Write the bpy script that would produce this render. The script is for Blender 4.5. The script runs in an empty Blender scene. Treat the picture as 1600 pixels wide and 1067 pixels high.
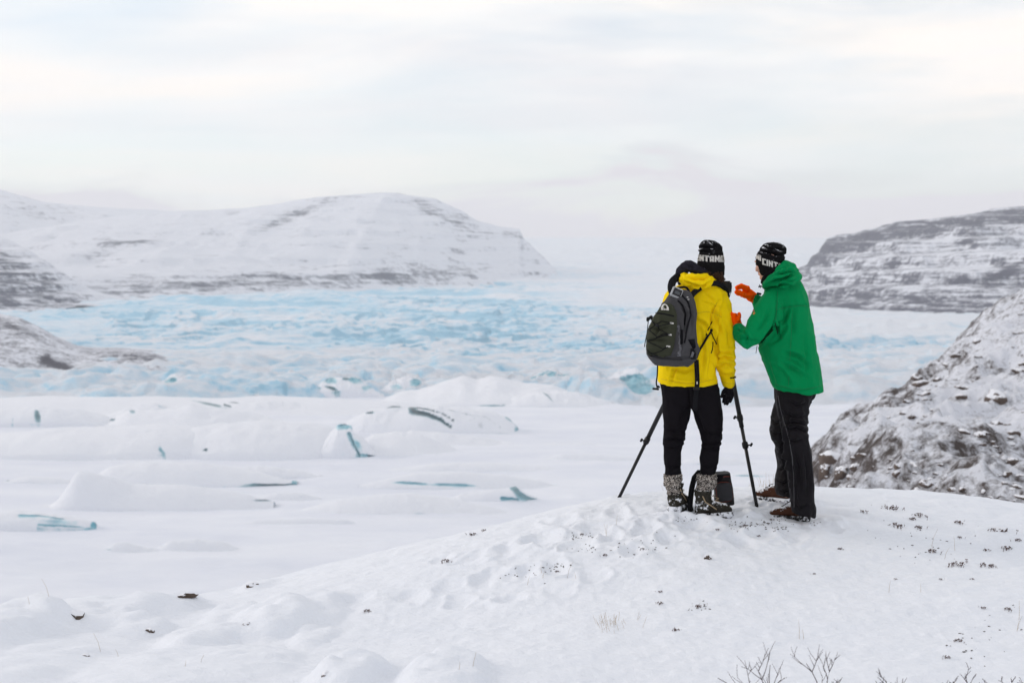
import bpy, bmesh, math, random
import numpy as np
from mathutils import Vector, Matrix
from mathutils.bvhtree import BVHTree
R = math.radians
sc = bpy.context.scene
COL = sc.collection
random.seed(7)
rng = np.random.default_rng(11)

# ------------------------------------------------------------ camera
CAMZ = 1.68
FPX = 50.0 / 36.0 * 1600.0
PITCH = math.atan(113.5 / FPX)
cam_d = bpy.data.cameras.new('camera')
cam_d.lens = 50; cam_d.sensor_width = 36; cam_d.clip_start = 0.1; cam_d.clip_end = 60000
cam_d.dof.use_dof = True; cam_d.dof.focus_distance = 9.5; cam_d.dof.aperture_fstop = 3.2
cam = bpy.data.objects.new('camera', cam_d); COL.objects.link(cam)
cam.location = (0, 0, CAMZ); cam.rotation_euler = (math.pi / 2 - PITCH, 0, 0)
sc.camera = cam

# ------------------------------------------------------------ sky and sun
SUN_DIR = Vector((-0.88, 0.30, 0.36)).normalized()      # towards the sun
SUN_EL = math.asin(SUN_DIR.z)
world = bpy.data.worlds.new('World'); sc.world = world; world.use_nodes = True
wn = world.node_tree; wn.nodes.clear()
def N(tree, kind, **kw):
    n = tree.nodes.new(kind)
    for k, v in kw.items():
        if k == 'ins':
            for a, b in v.items(): n.inputs[a].default_value = b
        else: setattr(n, k, v)
    return n
out = N(wn, 'ShaderNodeOutputWorld')
sky = N(wn, 'ShaderNodeTexSky', sky_type='NISHITA', sun_disc=False, sun_elevation=SUN_EL,
        sun_rotation=math.atan2(SUN_DIR.x, SUN_DIR.y), altitude=50, air_density=1.0, dust_density=0.4, ozone_density=1.5)
bg1 = N(wn, 'ShaderNodeBackground', ins={'Strength': 0.15})
wn.links.new(sky.outputs[0], bg1.inputs['Color'])
tc = N(wn, 'ShaderNodeTexCoord')
mp = N(wn, 'ShaderNodeMapping'); mp.inputs['Scale'].default_value = (2.0, 2.0, 9.0); mp.inputs['Location'].default_value = (3.3, 0.4, 2.45)
mp.inputs['Rotation'].default_value = (0, R(4), 0)
wn.links.new(tc.outputs['Generated'], mp.inputs['Vector'])
nz = N(wn, 'ShaderNodeTexNoise', ins={'Scale': 1.5, 'Detail': 8.0, 'Roughness': 0.5, 'Distortion': 0.3})
wn.links.new(mp.outputs[0], nz.inputs['Vector'])
# how much cloud hides the blue
cov = N(wn, 'ShaderNodeValToRGB')
cov.color_ramp.elements[0].position = 0.36; cov.color_ramp.elements[0].color = (0.42,)*3 + (1,)
cov.color_ramp.elements[1].position = 0.60; cov.color_ramp.elements[1].color = (1, 1, 1, 1)
wn.links.new(nz.outputs[0], cov.inputs[0])
# cloud tone: cream where thin, lilac grey where thick
mp2 = N(wn, 'ShaderNodeMapping'); mp2.inputs['Scale'].default_value = (1.6, 1.6, 11.0); mp2.inputs['Location'].default_value = (7.7, 2.2, 1.1)
wn.links.new(tc.outputs['Generated'], mp2.inputs['Vector'])
nz2 = N(wn, 'ShaderNodeTexNoise', ins={'Scale': 1.7, 'Detail': 6.0, 'Roughness': 0.5, 'Distortion': 0.3})
wn.links.new(mp2.outputs[0], nz2.inputs['Vector'])
tone = N(wn, 'ShaderNodeValToRGB')
tone.color_ramp.elements[0].position = 0.34; tone.color_ramp.elements[0].color = (0.85, 0.835, 0.84, 1)
tone.color_ramp.elements[1].position = 0.62; tone.color_ramp.elements[1].color = (1.05, 0.965, 0.885, 1)
e = tone.color_ramp.elements.new(0.5); e.color = (0.955, 0.935, 0.91, 1)
wn.links.new(nz2.outputs[0], tone.inputs[0])
bg2 = N(wn, 'ShaderNodeBackground', ins={'Strength': 1.045})
# a low bank of lilac cloud lies along the horizon all round
sepw = N(wn, 'ShaderNodeSeparateXYZ'); wn.links.new(tc.outputs['Generated'], sepw.inputs[0])
mp3 = N(wn, 'ShaderNodeMapping'); mp3.inputs['Scale'].default_value = (3.0, 3.0, 14.0); mp3.inputs['Location'].default_value = (1.9, 5.2, 0.3)
wn.links.new(tc.outputs['Generated'], mp3.inputs['Vector'])
nz3 = N(wn, 'ShaderNodeTexNoise', ins={'Scale': 1.6, 'Detail': 6.0, 'Roughness': 0.5, 'Distortion': 0.4}); wn.links.new(mp3.outputs[0], nz3.inputs['Vector'])
mb1 = N(wn, 'ShaderNodeMath', operation='MULTIPLY_ADD'); mb1.inputs[1].default_value = 0.17; mb1.inputs[2].default_value = -0.085; wn.links.new(nz3.outputs[0], mb1.inputs[0])
mb2 = N(wn, 'ShaderNodeMath', operation='ADD'); wn.links.new(mb1.outputs[0], mb2.inputs[0]); wn.links.new(sepw.outputs[2], mb2.inputs[1])
bank = N(wn, 'ShaderNodeValToRGB'); bank.color_ramp.elements[0].position = 0.048; bank.color_ramp.elements[0].color = (1, 1, 1, 1)
bank.color_ramp.elements[1].position = 0.068; bank.color_ramp.elements[1].color = (0, 0, 0, 1); wn.links.new(mb2.outputs[0], bank.inputs[0])
bmix = N(wn, 'ShaderNodeMix', data_type='RGBA'); wn.links.new(bank.outputs[0], bmix.inputs[0]); wn.links.new(tone.outputs[0], bmix.inputs[6]); bmix.inputs[7].default_value = (0.70, 0.655, 0.685, 1)
wn.links.new(bmix.outputs[2], bg2.inputs['Color'])
cmx = N(wn, 'ShaderNodeMath', operation='MAXIMUM'); wn.links.new(cov.outputs[0], cmx.inputs[0]); wn.links.new(bank.outputs[0], cmx.inputs[1])
mxs = N(wn, 'ShaderNodeMixShader')
wn.links.new(cmx.outputs[0], mxs.inputs[0]); wn.links.new(bg1.outputs[0], mxs.inputs[1]); wn.links.new(bg2.outputs[0], mxs.inputs[2])
wn.links.new(mxs.outputs[0], out.inputs['Surface'])

sun_d = bpy.data.lights.new('sun', 'SUN'); sun_d.energy = 1.05; sun_d.angle = R(14); sun_d.color = (1.0, 0.88, 0.76)
sun = bpy.data.objects.new('sun', sun_d); COL.objects.link(sun)
sun.rotation_euler = (-SUN_DIR).to_track_quat('-Z', 'Y').to_euler()
sun.location = (-40, 10, 40)
sc.view_settings.view_transform = 'Standard'; sc.view_settings.look = 'None'
sc.view_settings.exposure = 0.13; sc.view_settings.gamma = 1.0; sc.view_settings.use_curve_mapping = False
try:
    sc.cycles.volume_bounces = 2
    sc.cycles.max_bounces = 8
except Exception: pass

# ------------------------------------------------------------ helpers
CP, SP = math.cos(PITCH), math.sin(PITCH)
def P(px, py, Y):
    """world point at depth Y (metres along +Y) on the sight line through photo pixel px, py"""
    a = (px - 800.0) / FPX; b = (533.5 - py) / FPX
    dy = CP + b * SP; dz = -SP + b * CP
    t = Y / dy
    return np.array([a * t, Y, CAMZ + dz * t])
def proj(V):
    V = np.asarray(V); x = V[..., 0]; y = V[..., 1]; z = V[..., 2] - CAMZ
    d = y * CP - z * SP; u = y * SP + z * CP
    return 800 + FPX * x / d, 533.5 - FPX * u / d
def on_plane(px, py, z0):
    a = (px - 800.0) / FPX; b = (533.5 - py) / FPX
    dy = CP + b * SP; dz = -SP + b * CP
    t = (z0 - CAMZ) / dz
    return np.array([a * t, dy * t, z0])

def _hash(ix, iy, iz, seed):
    h = (ix * 374761393 + iy * 668265263 + iz * 2147483647 + seed * 1274126177) & 0xFFFFFFFF
    h = ((h ^ (h >> 13)) * 1274126177) & 0xFFFFFFFF
    h = (h ^ (h >> 16)) & 0xFFFFFFFF
    return h.astype(np.float64) / 4294967295.0 * 2 - 1
def noise(p, seed=0):
    p = np.asarray(p, dtype=float)
    i = np.floor(p).astype(np.int64); f = p - i; f = f * f * f * (f * (f * 6 - 15) + 10)
    r = 0
    for a in (0, 1):
        wx = f[..., 0] if a else 1 - f[..., 0]
        for b in (0, 1):
            wy = f[..., 1] if b else 1 - f[..., 1]
            for c in (0, 1):
                wz = f[..., 2] if c else 1 - f[..., 2]
                r = r + wx * wy * wz * _hash(i[..., 0] + a, i[..., 1] + b, i[..., 2] + c, seed)
    return r
def fbm(p, octv=5, seed=0, lac=2.03, gain=0.5):
    p = np.asarray(p, dtype=float); r = 0; a = 1; s = 0
    for o in range(octv):
        r = r + a * noise(p, seed + o * 17); s += a; a *= gain; p = p * lac + 13.7
    return r / s
def ridged(p, octv=4, seed=0, gain=0.5):
    p = np.asarray(p, dtype=float); r = 0; a = 1; s = 0
    for o in range(octv):
        n = 1 - np.abs(noise(p, seed + o * 31)) * 2.0; r = r + a * n; s += a; a *= gain; p = p * 2.07 + 5.1
    return r / s
def st3(x, y, z=0.0):
    x, y, z = np.broadcast_arrays(x, y, z); return np.stack([x, y, z], -1)
def sstep(a, b, x):
    t = np.clip((x - a) / (b - a), 0, 1); return t * t * (3 - 2 * t)

def seg_dist(px, py, pl):
    best = np.full(px.shape, 1e9); along = np.zeros(px.shape); sgn = np.zeros(px.shape); tot = 0
    L = sum(math.hypot(b_[0] - a[0], b_[1] - a[1]) for a, b_ in zip(pl, pl[1:]))
    for a, b_ in zip(pl, pl[1:]):
        dx, dy = b_[0] - a[0], b_[1] - a[1]; l_ = math.hypot(dx, dy)
        t_ = np.clip(((px - a[0]) * dx + (py - a[1]) * dy) / (l_ * l_), 0, 1)
        ex, ey = px - a[0] - t_ * dx, py - a[1] - t_ * dy; d = np.hypot(ex, ey)
        u = d < best; best = np.where(u, d, best); along = np.where(u, (tot + t_ * l_) / L, along)
        sgn = np.where(u, np.sign(ex * dy - ey * dx), sgn); tot += l_
    return best, along, sgn
class TPS:
    """thin plate surface through scattered points"""
    def __init__(s, pts, smooth=0.0):
        p = np.array(pts, float); s.x = p[:, :2]; n = len(p)
        K = s.U(np.linalg.norm(s.x[:, None] - s.x[None], axis=2)) + np.eye(n) * smooth
        Pm = np.c_[np.ones(n), s.x]
        A = np.zeros((n + 3, n + 3)); A[:n, :n] = K; A[:n, n:] = Pm; A[n:, :n] = Pm.T
        s.w = np.linalg.solve(A, np.r_[p[:, 2], 0, 0, 0])
    @staticmethod
    def U(r): return np.where(r > 1e-9, r * r * np.log(np.maximum(r, 1e-9)), 0)
    def __call__(s, X, Y):
        r = 0 * X + s.w[-3] + s.w[-2] * X + s.w[-1] * Y
        for i in range(len(s.x)):
            r = r + s.w[i] * s.U(np.hypot(X - s.x[i, 0], Y - s.x[i, 1]))
        return r

def tag(o, label=None, cat=None, group=None, kind=None):
    if label: o['label'] = label
    if cat: o['category'] = cat
    if group: o['group'] = group
    if kind: o['kind'] = kind
    return o
def link(name, me, mat=None, parent=None, loc=None):
    o = bpy.data.objects.new(name, me); COL.objects.link(o)
    if mat is not None and me is not None and not me.materials: me.materials.append(mat)
    if parent: o.parent = parent
    if loc is not None: o.location = loc
    return o
def empty(name, loc=(0, 0, 0)):
    o = bpy.data.objects.new(name, None); COL.objects.link(o); o.location = loc; o.empty_display_size = 0.1
    return o
def mesh_np(name, V, F, smooth=True):
    me = bpy.data.meshes.new(name)
    V = np.asarray(V, dtype=np.float32).reshape(-1, 3); F = np.asarray(F, dtype=np.int32); k = F.shape[1]
    me.vertices.add(len(V)); me.vertices.foreach_set('co', V.ravel())
    me.loops.add(F.size); me.loops.foreach_set('vertex_index', F.ravel())
    me.polygons.add(len(F)); me.polygons.foreach_set('loop_start', np.arange(0, F.size, k, dtype=np.int32))
    me.polygons.foreach_set('loop_total', np.full(len(F), k, dtype=np.int32))
    me.polygons.foreach_set('use_smooth', np.full(len(F), smooth, dtype=bool))
    me.update(calc_edges=True); me.validate()
    return me
def grid_mesh(name, G, attrs=None, smooth=True, flip=False):
    nu, nv = G.shape[:2]
    i = np.arange(nu * nv).reshape(nu, nv)
    F = np.stack([i[:-1, :-1], i[1:, :-1], i[1:, 1:], i[:-1, 1:]], -1).reshape(-1, 4)
    if flip: F = F[:, ::-1]
    me = mesh_np(name, G.reshape(-1, 3), F, smooth)
    for k, v in (attrs or {}).items():
        a = me.attributes.new(k, 'FLOAT', 'POINT'); a.data.foreach_set('value', np.asarray(v, np.float32).ravel())
    return me

# ------------------------------------------------------------ materials
def new_mat(name):
    m = bpy.data.materials.new(name); m.use_nodes = True
    t = m.node_tree; b = t.nodes['Principled BSDF']
    return m, t, b
def ramp(t, src, stops):
    r = N(t, 'ShaderNodeValToRGB'); cr = r.color_ramp
    cr.elements[0].position = stops[0][0]; cr.elements[1].position = stops[-1][0]
    def c4(c): return (c, c, c, 1) if isinstance(c, (int, float)) else tuple(c) + (1,)
    cr.elements[0].color = c4(stops[0][1]); cr.elements[1].color = c4(stops[-1][1])
    for p_, c in stops[1:-1]: cr.elements.new(p_).color = c4(c)
    t.links.new(src, r.inputs[0]); return r.outputs[0]
def tnoise(t, scale, detail=5.0, rough=0.55, vec=None, dist=0.0, vscale=None, vrot=None):
    if vec is None:
        vec = N(t, 'ShaderNodeNewGeometry').outputs['Position']
    if vscale is not None:
        m_ = N(t, 'ShaderNodeMapping'); m_.inputs['Scale'].default_value = vscale
        if vrot: m_.inputs['Rotation'].default_value = vrot
        t.links.new(vec, m_.inputs['Vector']); vec = m_.outputs[0]
    n = N(t, 'ShaderNodeTexNoise', ins={'Scale': scale, 'Detail': detail, 'Roughness': rough, 'Distortion': dist})
    t.links.new(vec, n.inputs['Vector']); return n.outputs[0]
def mth(t, op, a, b=None, clamp=False):
    n = N(t, 'ShaderNodeMath', operation=op, use_clamp=clamp)
    for i, v in enumerate((a, b)):
        if v is None: continue
        if isinstance(v, (int, float)): n.inputs[i].default_value = v
        else: t.links.new(v, n.inputs[i])
    return n.outputs[0]
def mixc(t, fac, a, b, typ='MIX'):
    n = N(t, 'ShaderNodeMix', data_type='RGBA', blend_type=typ)
    if isinstance(fac, (int, float)): n.inputs[0].default_value = fac
    else: t.links.new(fac, n.inputs[0])
    for s, v in ((6, a), (7, b)):
        if isinstance(v, tuple): n.inputs[s].default_value = v + (1,) if len(v) == 3 else v
        else: t.links.new(v, n.inputs[s])
    return n.outputs[2]
def bump(t, b, h, strength=0.5, dist=0.01, prev=None):
    n = N(t, 'ShaderNodeBump', ins={'Strength': strength, 'Distance': dist})
    t.links.new(h, n.inputs['Height'])
    if prev is not None: t.links.new(prev, n.inputs['Normal'])
    t.links.new(n.outputs[0], b.inputs['Normal']); return n.outputs[0]
def attr(t, name):
    return N(t, 'ShaderNodeAttribute', attribute_name=name).outputs['Fac']
SNOW = (0.80, 0.825, 0.875)

def snow_mat(name, fine=True):
    m, t, b = new_mat(name)
    c = mixc(t, tnoise(t, 1.3, 4), (0.745, 0.785, 0.86), (0.80, 0.83, 0.89))
    t.links.new(c, b.inputs['Base Color']); b.inputs['Roughness'].default_value = 0.75
    b.inputs['Specular IOR Level'].default_value = 0.25
    if fine:
        h = mth(t, 'ADD', mth(t, 'MULTIPLY', tnoise(t, 14, 6, 0.65), 1.0), mth(t, 'MULTIPLY', tnoise(t, 60, 5, 0.7), 0.45))
        bump(t, b, h, 0.45, 0.025)
    return m

def terrain_mat(name, rock=(0.09, 0.08, 0.085), rock2=(0.16, 0.14, 0.14), nscale=0.02, bands=None, slope=1.6, base=0.5, width=0.10, bumpd=1.0, vsc=(1, 1, 1), spec=0.2, rw=0.55):
    """snow over rock: rock shows where the ground is steep, where the noise is high and where the vertex value 'rock' says so"""
    m, t, b = new_mat(name)
    geo = N(t, 'ShaderNodeNewGeometry')
    n1 = tnoise(t, nscale, 10, 0.66, vscale=vsc)
    n2 = tnoise(t, nscale * 7.5, 9, 0.78, vscale=(vsc[0], vsc[1], vsc[2] * 0.6))
    sep = N(t, 'ShaderNodeSeparateXYZ'); t.links.new(geo.outputs['Normal'], sep.inputs[0])
    st = mth(t, 'SUBTRACT', 1.0, sep.outputs[2])
    n3 = tnoise(t, nscale * 2.6, 8, 0.72, vscale=vsc, dist=0.6)
    v = mth(t, 'ADD', mth(t, 'MULTIPLY', mth(t, 'SUBTRACT', n1, 0.5), 0.9), mth(t, 'MULTIPLY', mth(t, 'SUBTRACT', n2, 0.5), 1.5))
    v = mth(t, 'ADD', v, mth(t, 'MULTIPLY', mth(t, 'SUBTRACT', n3, 0.5), 1.1))
    v = mth(t, 'ADD', v, mth(t, 'MULTIPLY', st, slope * 0.35))
    v = mth(t, 'ADD', v, mth(t, 'MULTIPLY', attr(t, 'rock'), rw))
    if bands:
        nb = tnoise(t, bands[0], 5, 0.6, vscale=(0.07, 0.07, 1.0))
        v = mth(t, 'ADD', v, mth(t, 'MULTIPLY', mth(t, 'SUBTRACT', nb, 0.5), bands[1]))
    f = ramp(t, v, [(base, 0.0), (min(base + width, 0.999), 1.0)])
    rc = mixc(t, tnoise(t, nscale * 9, 5), rock, rock2)
    c = mixc(t, f, (0.74, 0.77, 0.845), rc)
    t.links.new(c, b.inputs['Base Color']); b.inputs['Roughness'].default_value = 0.85
    b.inputs['Specular IOR Level'].default_value = spec
    bump(t, b, mth(t, 'ADD', n2, mth(t, 'MULTIPLY', f, -0.12)), 0.6, bumpd)
    return m
# ============================================================ far land
LAKE = -50.0
M_SNOW = snow_mat('snow')
M_LAKE, t, b = new_mat('lagoon_snow')
c = mixc(t, ramp(t, tnoise(t, 0.035, 6, 0.6, vscale=(1, 2.2, 1)), [(0.35, 0.0), (0.65, 1.0)]), (0.68, 0.715, 0.80), (0.755, 0.785, 0.85))
c = mixc(t, ramp(t, tnoise(t, 0.06, 8, 0.7, vscale=(0.35, 2.5, 1)), [(0.63, 0.0), (0.72, 1.0)]), c, (0.62, 0.69, 0.76))
t.links.new(c, b.inputs['Base Color']); b.inputs['Roughness'].default_value = 0.8; b.inputs['Specular IOR Level'].default_value = 0.2
bump(t, b, tnoise(t, 0.08, 8, 0.6, vscale=(0.6, 1.6, 1)), 0.5, 1.2)

# frozen lagoon: low drifts on a flat sheet
def lagoon():
    ys = np.geomspace(30, 900, 330); us = np.linspace(-0.72, 0.72, 420)
    Y, U = np.meshgrid(ys, us, indexing='ij'); X = U * Y
    p = st3(X * 0.012, Y * 0.03)
    Z = LAKE + 0.9 * fbm(p, 5, 3) + 0.9 * sstep(0.05, 0.6, fbm(st3(X * 0.02, Y * 0.055), 4, 9)) + 0.45 * sstep(0.3, 0.9, ridged(st3(X * 0.03, Y * 0.09, 2.), 4, 19))
    me = grid_mesh('frozen_lagoon', st3(X, Y, Z), flip=True)
    return tag(link('frozen_lagoon', me, M_LAKE), kind='structure')
lagoon()

# valley floor far around, so that nothing ends in the air
def valley_floor():
    th = np.linspace(0, 2 * math.pi, 65); rr = np.array([0.0, 300, 900, 2500, 6000, 9000])
    A, Q = np.meshgrid(th, rr, indexing='ij')
    V = st3(np.sin(A) * Q, np.cos(A) * Q, LAKE - 8.0)
    return tag(link('valley_floor', grid_mesh('valley_floor', V), M_LAKE), kind='structure')
valley_floor()

# glacier ------------------------------------------------------
prof = [(480, -48.2), (575, -47.2), (720, -46.5), (850, -46.0), (1000, -45.2), (1250, -43.8), (1500, -42.2), (2000, -39.2), (2600, -29.0),
        (3200, -4.0), (4000, 40.0), (4700, 82.0), (5200, 104.0), (5800, 121.0)]
pz = np.array([q for d, q in prof]); pd = np.array([d for d, q in prof], float)
def smooth_interp(x, xp, fp):
    # monotone-ish cubic through slopes
    m = np.gradient(fp, xp); i = np.clip(np.searchsorted(xp, x) - 1, 0, len(xp) - 2)
    h = xp[i + 1] - xp[i]; s = np.clip((x - xp[i]) / h, 0, 1)
    return ((1 + 2 * s) * (1 - s) ** 2 * fp[i] + s * (1 - s) ** 2 * h * m[i] + s * s * (3 - 2 * s) * fp[i + 1] + s * s * (s - 1) * h * m[i + 1])
def blocks(X, Y, sx, sy, seed, rot=-0.3):
    # broken ice: every warped cell stands at its own height
    wx = X / sx + 0.9 * fbm(st3(X / sx * .5, Y / sy * .5, seed), 3, seed); wy = (Y + rot * X) / sy + 0.9 * fbm(st3(X / sx * .5, Y / sy * .5, seed + 3.), 3, seed + 1)
    return _hash(np.floor(wx).astype(np.int64), np.floor(wy).astype(np.int64), np.zeros(X.shape, np.int64), seed)
def glacier_h(X, Y):
    u = X / Y                                # across the valley
    edge = 575 + 40 * fbm(st3(X * 0.006, 0, 2.0), 3, 5) - 45 * sstep(0.0, 0.12, u) + 10 * sstep(0.12, 0.3, u)
    Z = smooth_interp(np.maximum(Y + (575 - edge), 480), pd, pz)
    # left flank lies lower (it drops towards the left mountain)
    Z = Z - 6 * sstep(-0.2, -0.42, u) * sstep(900, 1600, Y)
    far = sstep(700, 2600, Y)
    k = 1.0 / (1 + 2.2 * far)                 # frequency falls with distance
    flow = st3((X * 0.55 + Y * 0.30) * 0.016 * k, (Y - X * 0.32) * 0.030 * k, 1.0)
    r1 = ridged(flow, 4, 21); r2 = ridged(flow * 2.7 + 9, 3, 41)
    big = fbm(st3(X * 0.0035, Y * 0.006, 4.0), 4, 77)
    amp = (5.6 + 4.5 * far) * (0.55 + 0.8 * sstep(-0.3, 0.4, big))
    wave = amp * (0.75 * r1 + 0.35 * r2)
    smooth_zone = sstep(-0.05, 0.10, u) * sstep(1300, 1700, Y) * (1 - sstep(2600, 3300, Y))
    wave *= 1 - 0.8 * smooth_zone
    wave *= 1 - 0.6 * sstep(3600, 4700, Y)
    front = sstep(edge - 30, edge + 6, Y)
    lump = 4.6 * np.abs(fbm(st3(X * 0.03, Y * 0.045, 8.0), 4, 13)) * 2 + 3.2 * ridged(st3(X * 0.045, Y * 0.07, 3.0), 4, 63) - 1.0
    near = 1 - sstep(650, 850, Y)
    r3 = ridged(st3(X * 0.045 * k + Y * 0.02 * k, (Y - X * 0.35) * 0.07 * k, 6.0), 3, 51)
    wave = wave + amp * 0.28 * r3 * (1 - 0.8 * smooth_zone)
    patch = sstep(-0.15, 0.25, fbm(st3(X * 0.006 * k, Y * 0.010 * k, 9.), 4, 71))
    wave = wave + (1 - 0.85 * smooth_zone) * (1.3 * blocks(X, Y, 16 / k ** .5, 20 / k ** .5, 5) + 1.0 * blocks(X, Y, 8 / k ** .5, 11 / k ** .5, 6)) * (0.3 + 0.7 * patch) * (1 + far)
    lump = lump + patch * (1.5 * blocks(X, Y, 13, 16, 7) + 0.9 * blocks(X, Y, 5.5, 8, 8))
    Z = np.where(front > 0, LAKE - 3 + (Z - LAKE + 3 + wave * (1 - near) + lump * near) * front, LAKE - 3)
    dY = np.gradient(Z, axis=0) / np.maximum(np.gradient(Y, axis=0), 1e-6)
    dX = np.abs(np.gradient(Z, axis=1) / np.maximum(np.gradient(X, axis=1), 1e-6))
    blue = (0.75 * sstep(0.04, 0.55, dY) + 0.45 * sstep(0.10, 0.7, dX) + 0.5 * sstep(0.55, 0.1, r1)) * (1 - 0.65 * near) * (1 - 0.7 * sstep(2500, 3800, Y)) * (1 - 0.5 * sstep(0.06, 0.2, u))  # blue ice; relief shading also put into the colour on near-facing slopes
    band = sstep(0.09, -0.03, u - 0.0) * sstep(800, 1100, Y) * (1 - sstep(2100, 2500, Y))
    band2 = 0.6 * sstep(760, 1000, Y) * (1 - sstep(1500, 1900, Y))
    area = (1 - 0.7 * near) * np.clip(0.10 + band + band2 * 0.6 * (1 - 0.75 * sstep(0.10, 0.22, u)) - 0.25 * smooth_zone, 0, 1) * (0.35 + 0.65 * sstep(-0.35, 0.25, big + 0.25 * fbm(st3(X*.012, Y*.03, 2.), 3, 8)))
    return Z, blue, area
M_GLAC, t, b = new_mat('glacier_ice')
geo = N(t, 'ShaderNodeNewGeometry')
sep = N(t, 'ShaderNodeSeparateXYZ'); t.links.new(geo.outputs['Normal'], sep.inputs[0])
st_ = mth(t, 'SUBTRACT', 1.0, sep.outputs[2])
n1 = tnoise(t, 0.012, 9, 0.62, vscale=(0.55, 1.5, 1), dist=0.8, vrot=(0, 0, R(-16)))
n2 = tnoise(t, 0.09, 10, 0.75, vscale=(0.5, 0.9, 1), vrot=(0, 0, R(-14)))
n3 = tnoise(t, 0.028, 8, 0.7, vscale=(0.35, 1.3, 1), dist=0.5, vrot=(0, 0, R(-24)))
v = mth(t, 'ADD', mth(t, 'MULTIPLY', mth(t, 'SUBTRACT', n1, 0.5), 1.0), mth(t, 'MULTIPLY', mth(t, 'SUBTRACT', n2, 0.5), 2.2))
v = mth(t, 'ADD', v, mth(t, 'MULTIPLY', mth(t, 'SUBTRACT', n3, 0.5), 1.0))
v = mth(t, 'ADD', v, mth(t, 'MULTIPLY', attr(t, 'blue'), 0.75))
v = mth(t, 'ADD', v, mth(t, 'MULTIPLY', st_, 1.6))
v = mth(t, 'ADD', v, mth(t, 'MULTIPLY', attr(t, 'area'), 0.60))
f = ramp(t, v, [(0.20, 0.0), (0.66, 0.42), (1.08, 0.92)])
c = mixc(t, f, (0.765, 0.81, 0.88), (0.31, 0.595, 0.78))
deep = ramp(t, mth(t, 'ADD', v, mth(t, 'MULTIPLY', tnoise(t, 0.2, 4), 0.3)), [(1.0, 0.0), (1.0 + 1e-4, 0.0)])
t.links.new(c, b.inputs['Base Color']); b.inputs['Roughness'].default_value = 0.7; b.inputs['Specular IOR Level'].default_value = 0.25
bump(t, b, mth(t, 'ADD', n2, mth(t, 'MULTIPLY', f, -0.15)), 0.8, 5.0)
def glacier():
    ys = np.concatenate([np.geomspace(470, 1400, 420), np.geomspace(1404, 2600, 240), np.geomspace(2612, 5800, 150)]); us = np.linspace(-0.62, 0.62, 760)
    Y, U = np.meshgrid(ys, us, indexing='ij'); X = U * Y
    Z, bl, ar = glacier_h(X, Y)
    me = grid_mesh('glacier', st3(X, Y, Z), {'blue': bl, 'area': ar}, flip=True)
    return tag(link('glacier', me, M_GLAC), kind='structure')
glacier()
# ice cap plateau behind the glacier
def ice_cap():
    pr = [(5700, 378), (6100, 374), (7000, 372), (8200, 371)]
    ys = np.linspace(5700, 8200, 40); us = np.linspace(-0.7, 0.7, 160)
    Y, U = np.meshgrid(ys, us, indexing='ij'); X = U * Y
    zz = np.interp(Y, [d for d, q in pr], [P(800, q, d)[2] for d, q in pr])
    Z = zz + 10 * fbm(st3(X * 0.0008, Y * 0.0008), 4, 5) - 3
    return tag(link('ice_cap', grid_mesh('ice_cap', st3(X, Y, Z), {'blue': 0 * Z, 'area': 0 * Z}, flip=True), M_GLAC), kind='structure')
ice_cap()

# mountains ----------------------------------------------------
def poly_interp(pl, q):
    pl = np.array(pl, float); return [np.interp(q, pl[:, 0], pl[:, k]) for k in range(1, pl.shape[1])]
def mountain(name, crest, base, mat, nu=420, nv=150, amp=20.0, fs=0.004, terr=None, back=700, rockfn=None, sprof=1.0, seed=1, gul=0.0):
    """crest, base: photo outline points (px, py, metres away); the face between is lofted in world space, then broken up"""
    px = np.linspace(crest[0][0], crest[-1][0], nu)
    cy, cd = poly_interp(crest, px); by, bd = poly_interp(base, px)
    C = np.array([P(a, b_, d) for a, b_, d in zip(px, cy, cd)]); B = np.array([P(a, b_, d) for a, b_, d in zip(px, by, bd)])
    vs = np.concatenate([np.linspace(-0.12, 1, nv), 1 + np.linspace(0.03, 1, 24) ** 1.0])
    G = np.zeros((nu, len(vs), 3)); RK = np.zeros((nu, len(vs)))
    for j, v in enumerate(vs):
        if v <= 1:
            s = v if v < 0 else v ** sprof
            G[:, j, :2] = B[:, :2] + (C[:, :2] - B[:, :2]) * v; G[:, j, 2] = B[:, 2] + (C[:, 2] - B[:, 2]) * s
        else:
            w = v - 1; d = (C[:, :2] - B[:, :2]); d = d / np.linalg.norm(d, axis=1)[:, None]
            G[:, j, :2] = C[:, :2] + d * w * back; G[:, j, 2] = C[:, 2] - (C[:, 2] - LAKE) * 0.9 * w ** 1.6
    X, Y, Z = G[..., 0], G[..., 1], G[..., 2]
    V = np.broadcast_to(vs, X.shape)
    win = sstep(0.0, 0.15, V) * (1 - 0.75 * sstep(0.85, 1.0, np.minimum(V, 1)))
    eu = np.linspace(0, 1, nu)[:, None]; win = win * sstep(0, .05, eu) * sstep(0, .05, 1 - eu)
    n = fbm(st3(X * fs, Y * fs, Z * fs), 7, seed)
    g = ridged(st3(X * fs * 1.4, Y * fs * 0.5, Z * fs * 0.3), 5, seed + 3)
    Z2 = Z + win * (amp * n + gul * (g - 0.4))
    if terr:
        step, k = terr
        zz = (Z2 + 0.35 * step * fbm(st3(X * fs * 0.7, Y * fs * 0.7, 0), 3, seed + 9)) / step
        fr = zz - np.floor(zz); fr2 = sstep(0.38, 0.62, fr)
        Z2 = Z2 + win * k * step * (fr2 - fr)
    G[..., 2] = Z2
    ppx = np.broadcast_to(px[:, None], X.shape)
    _, ppy = proj(G)
    rk = rockfn(ppx, ppy, V) if rockfn else np.full(X.shape, 0.3)
    me = grid_mesh(name, G, {'rock': rk}, flip=True)
    return tag(link(name, me, mat), kind='structure')
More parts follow.
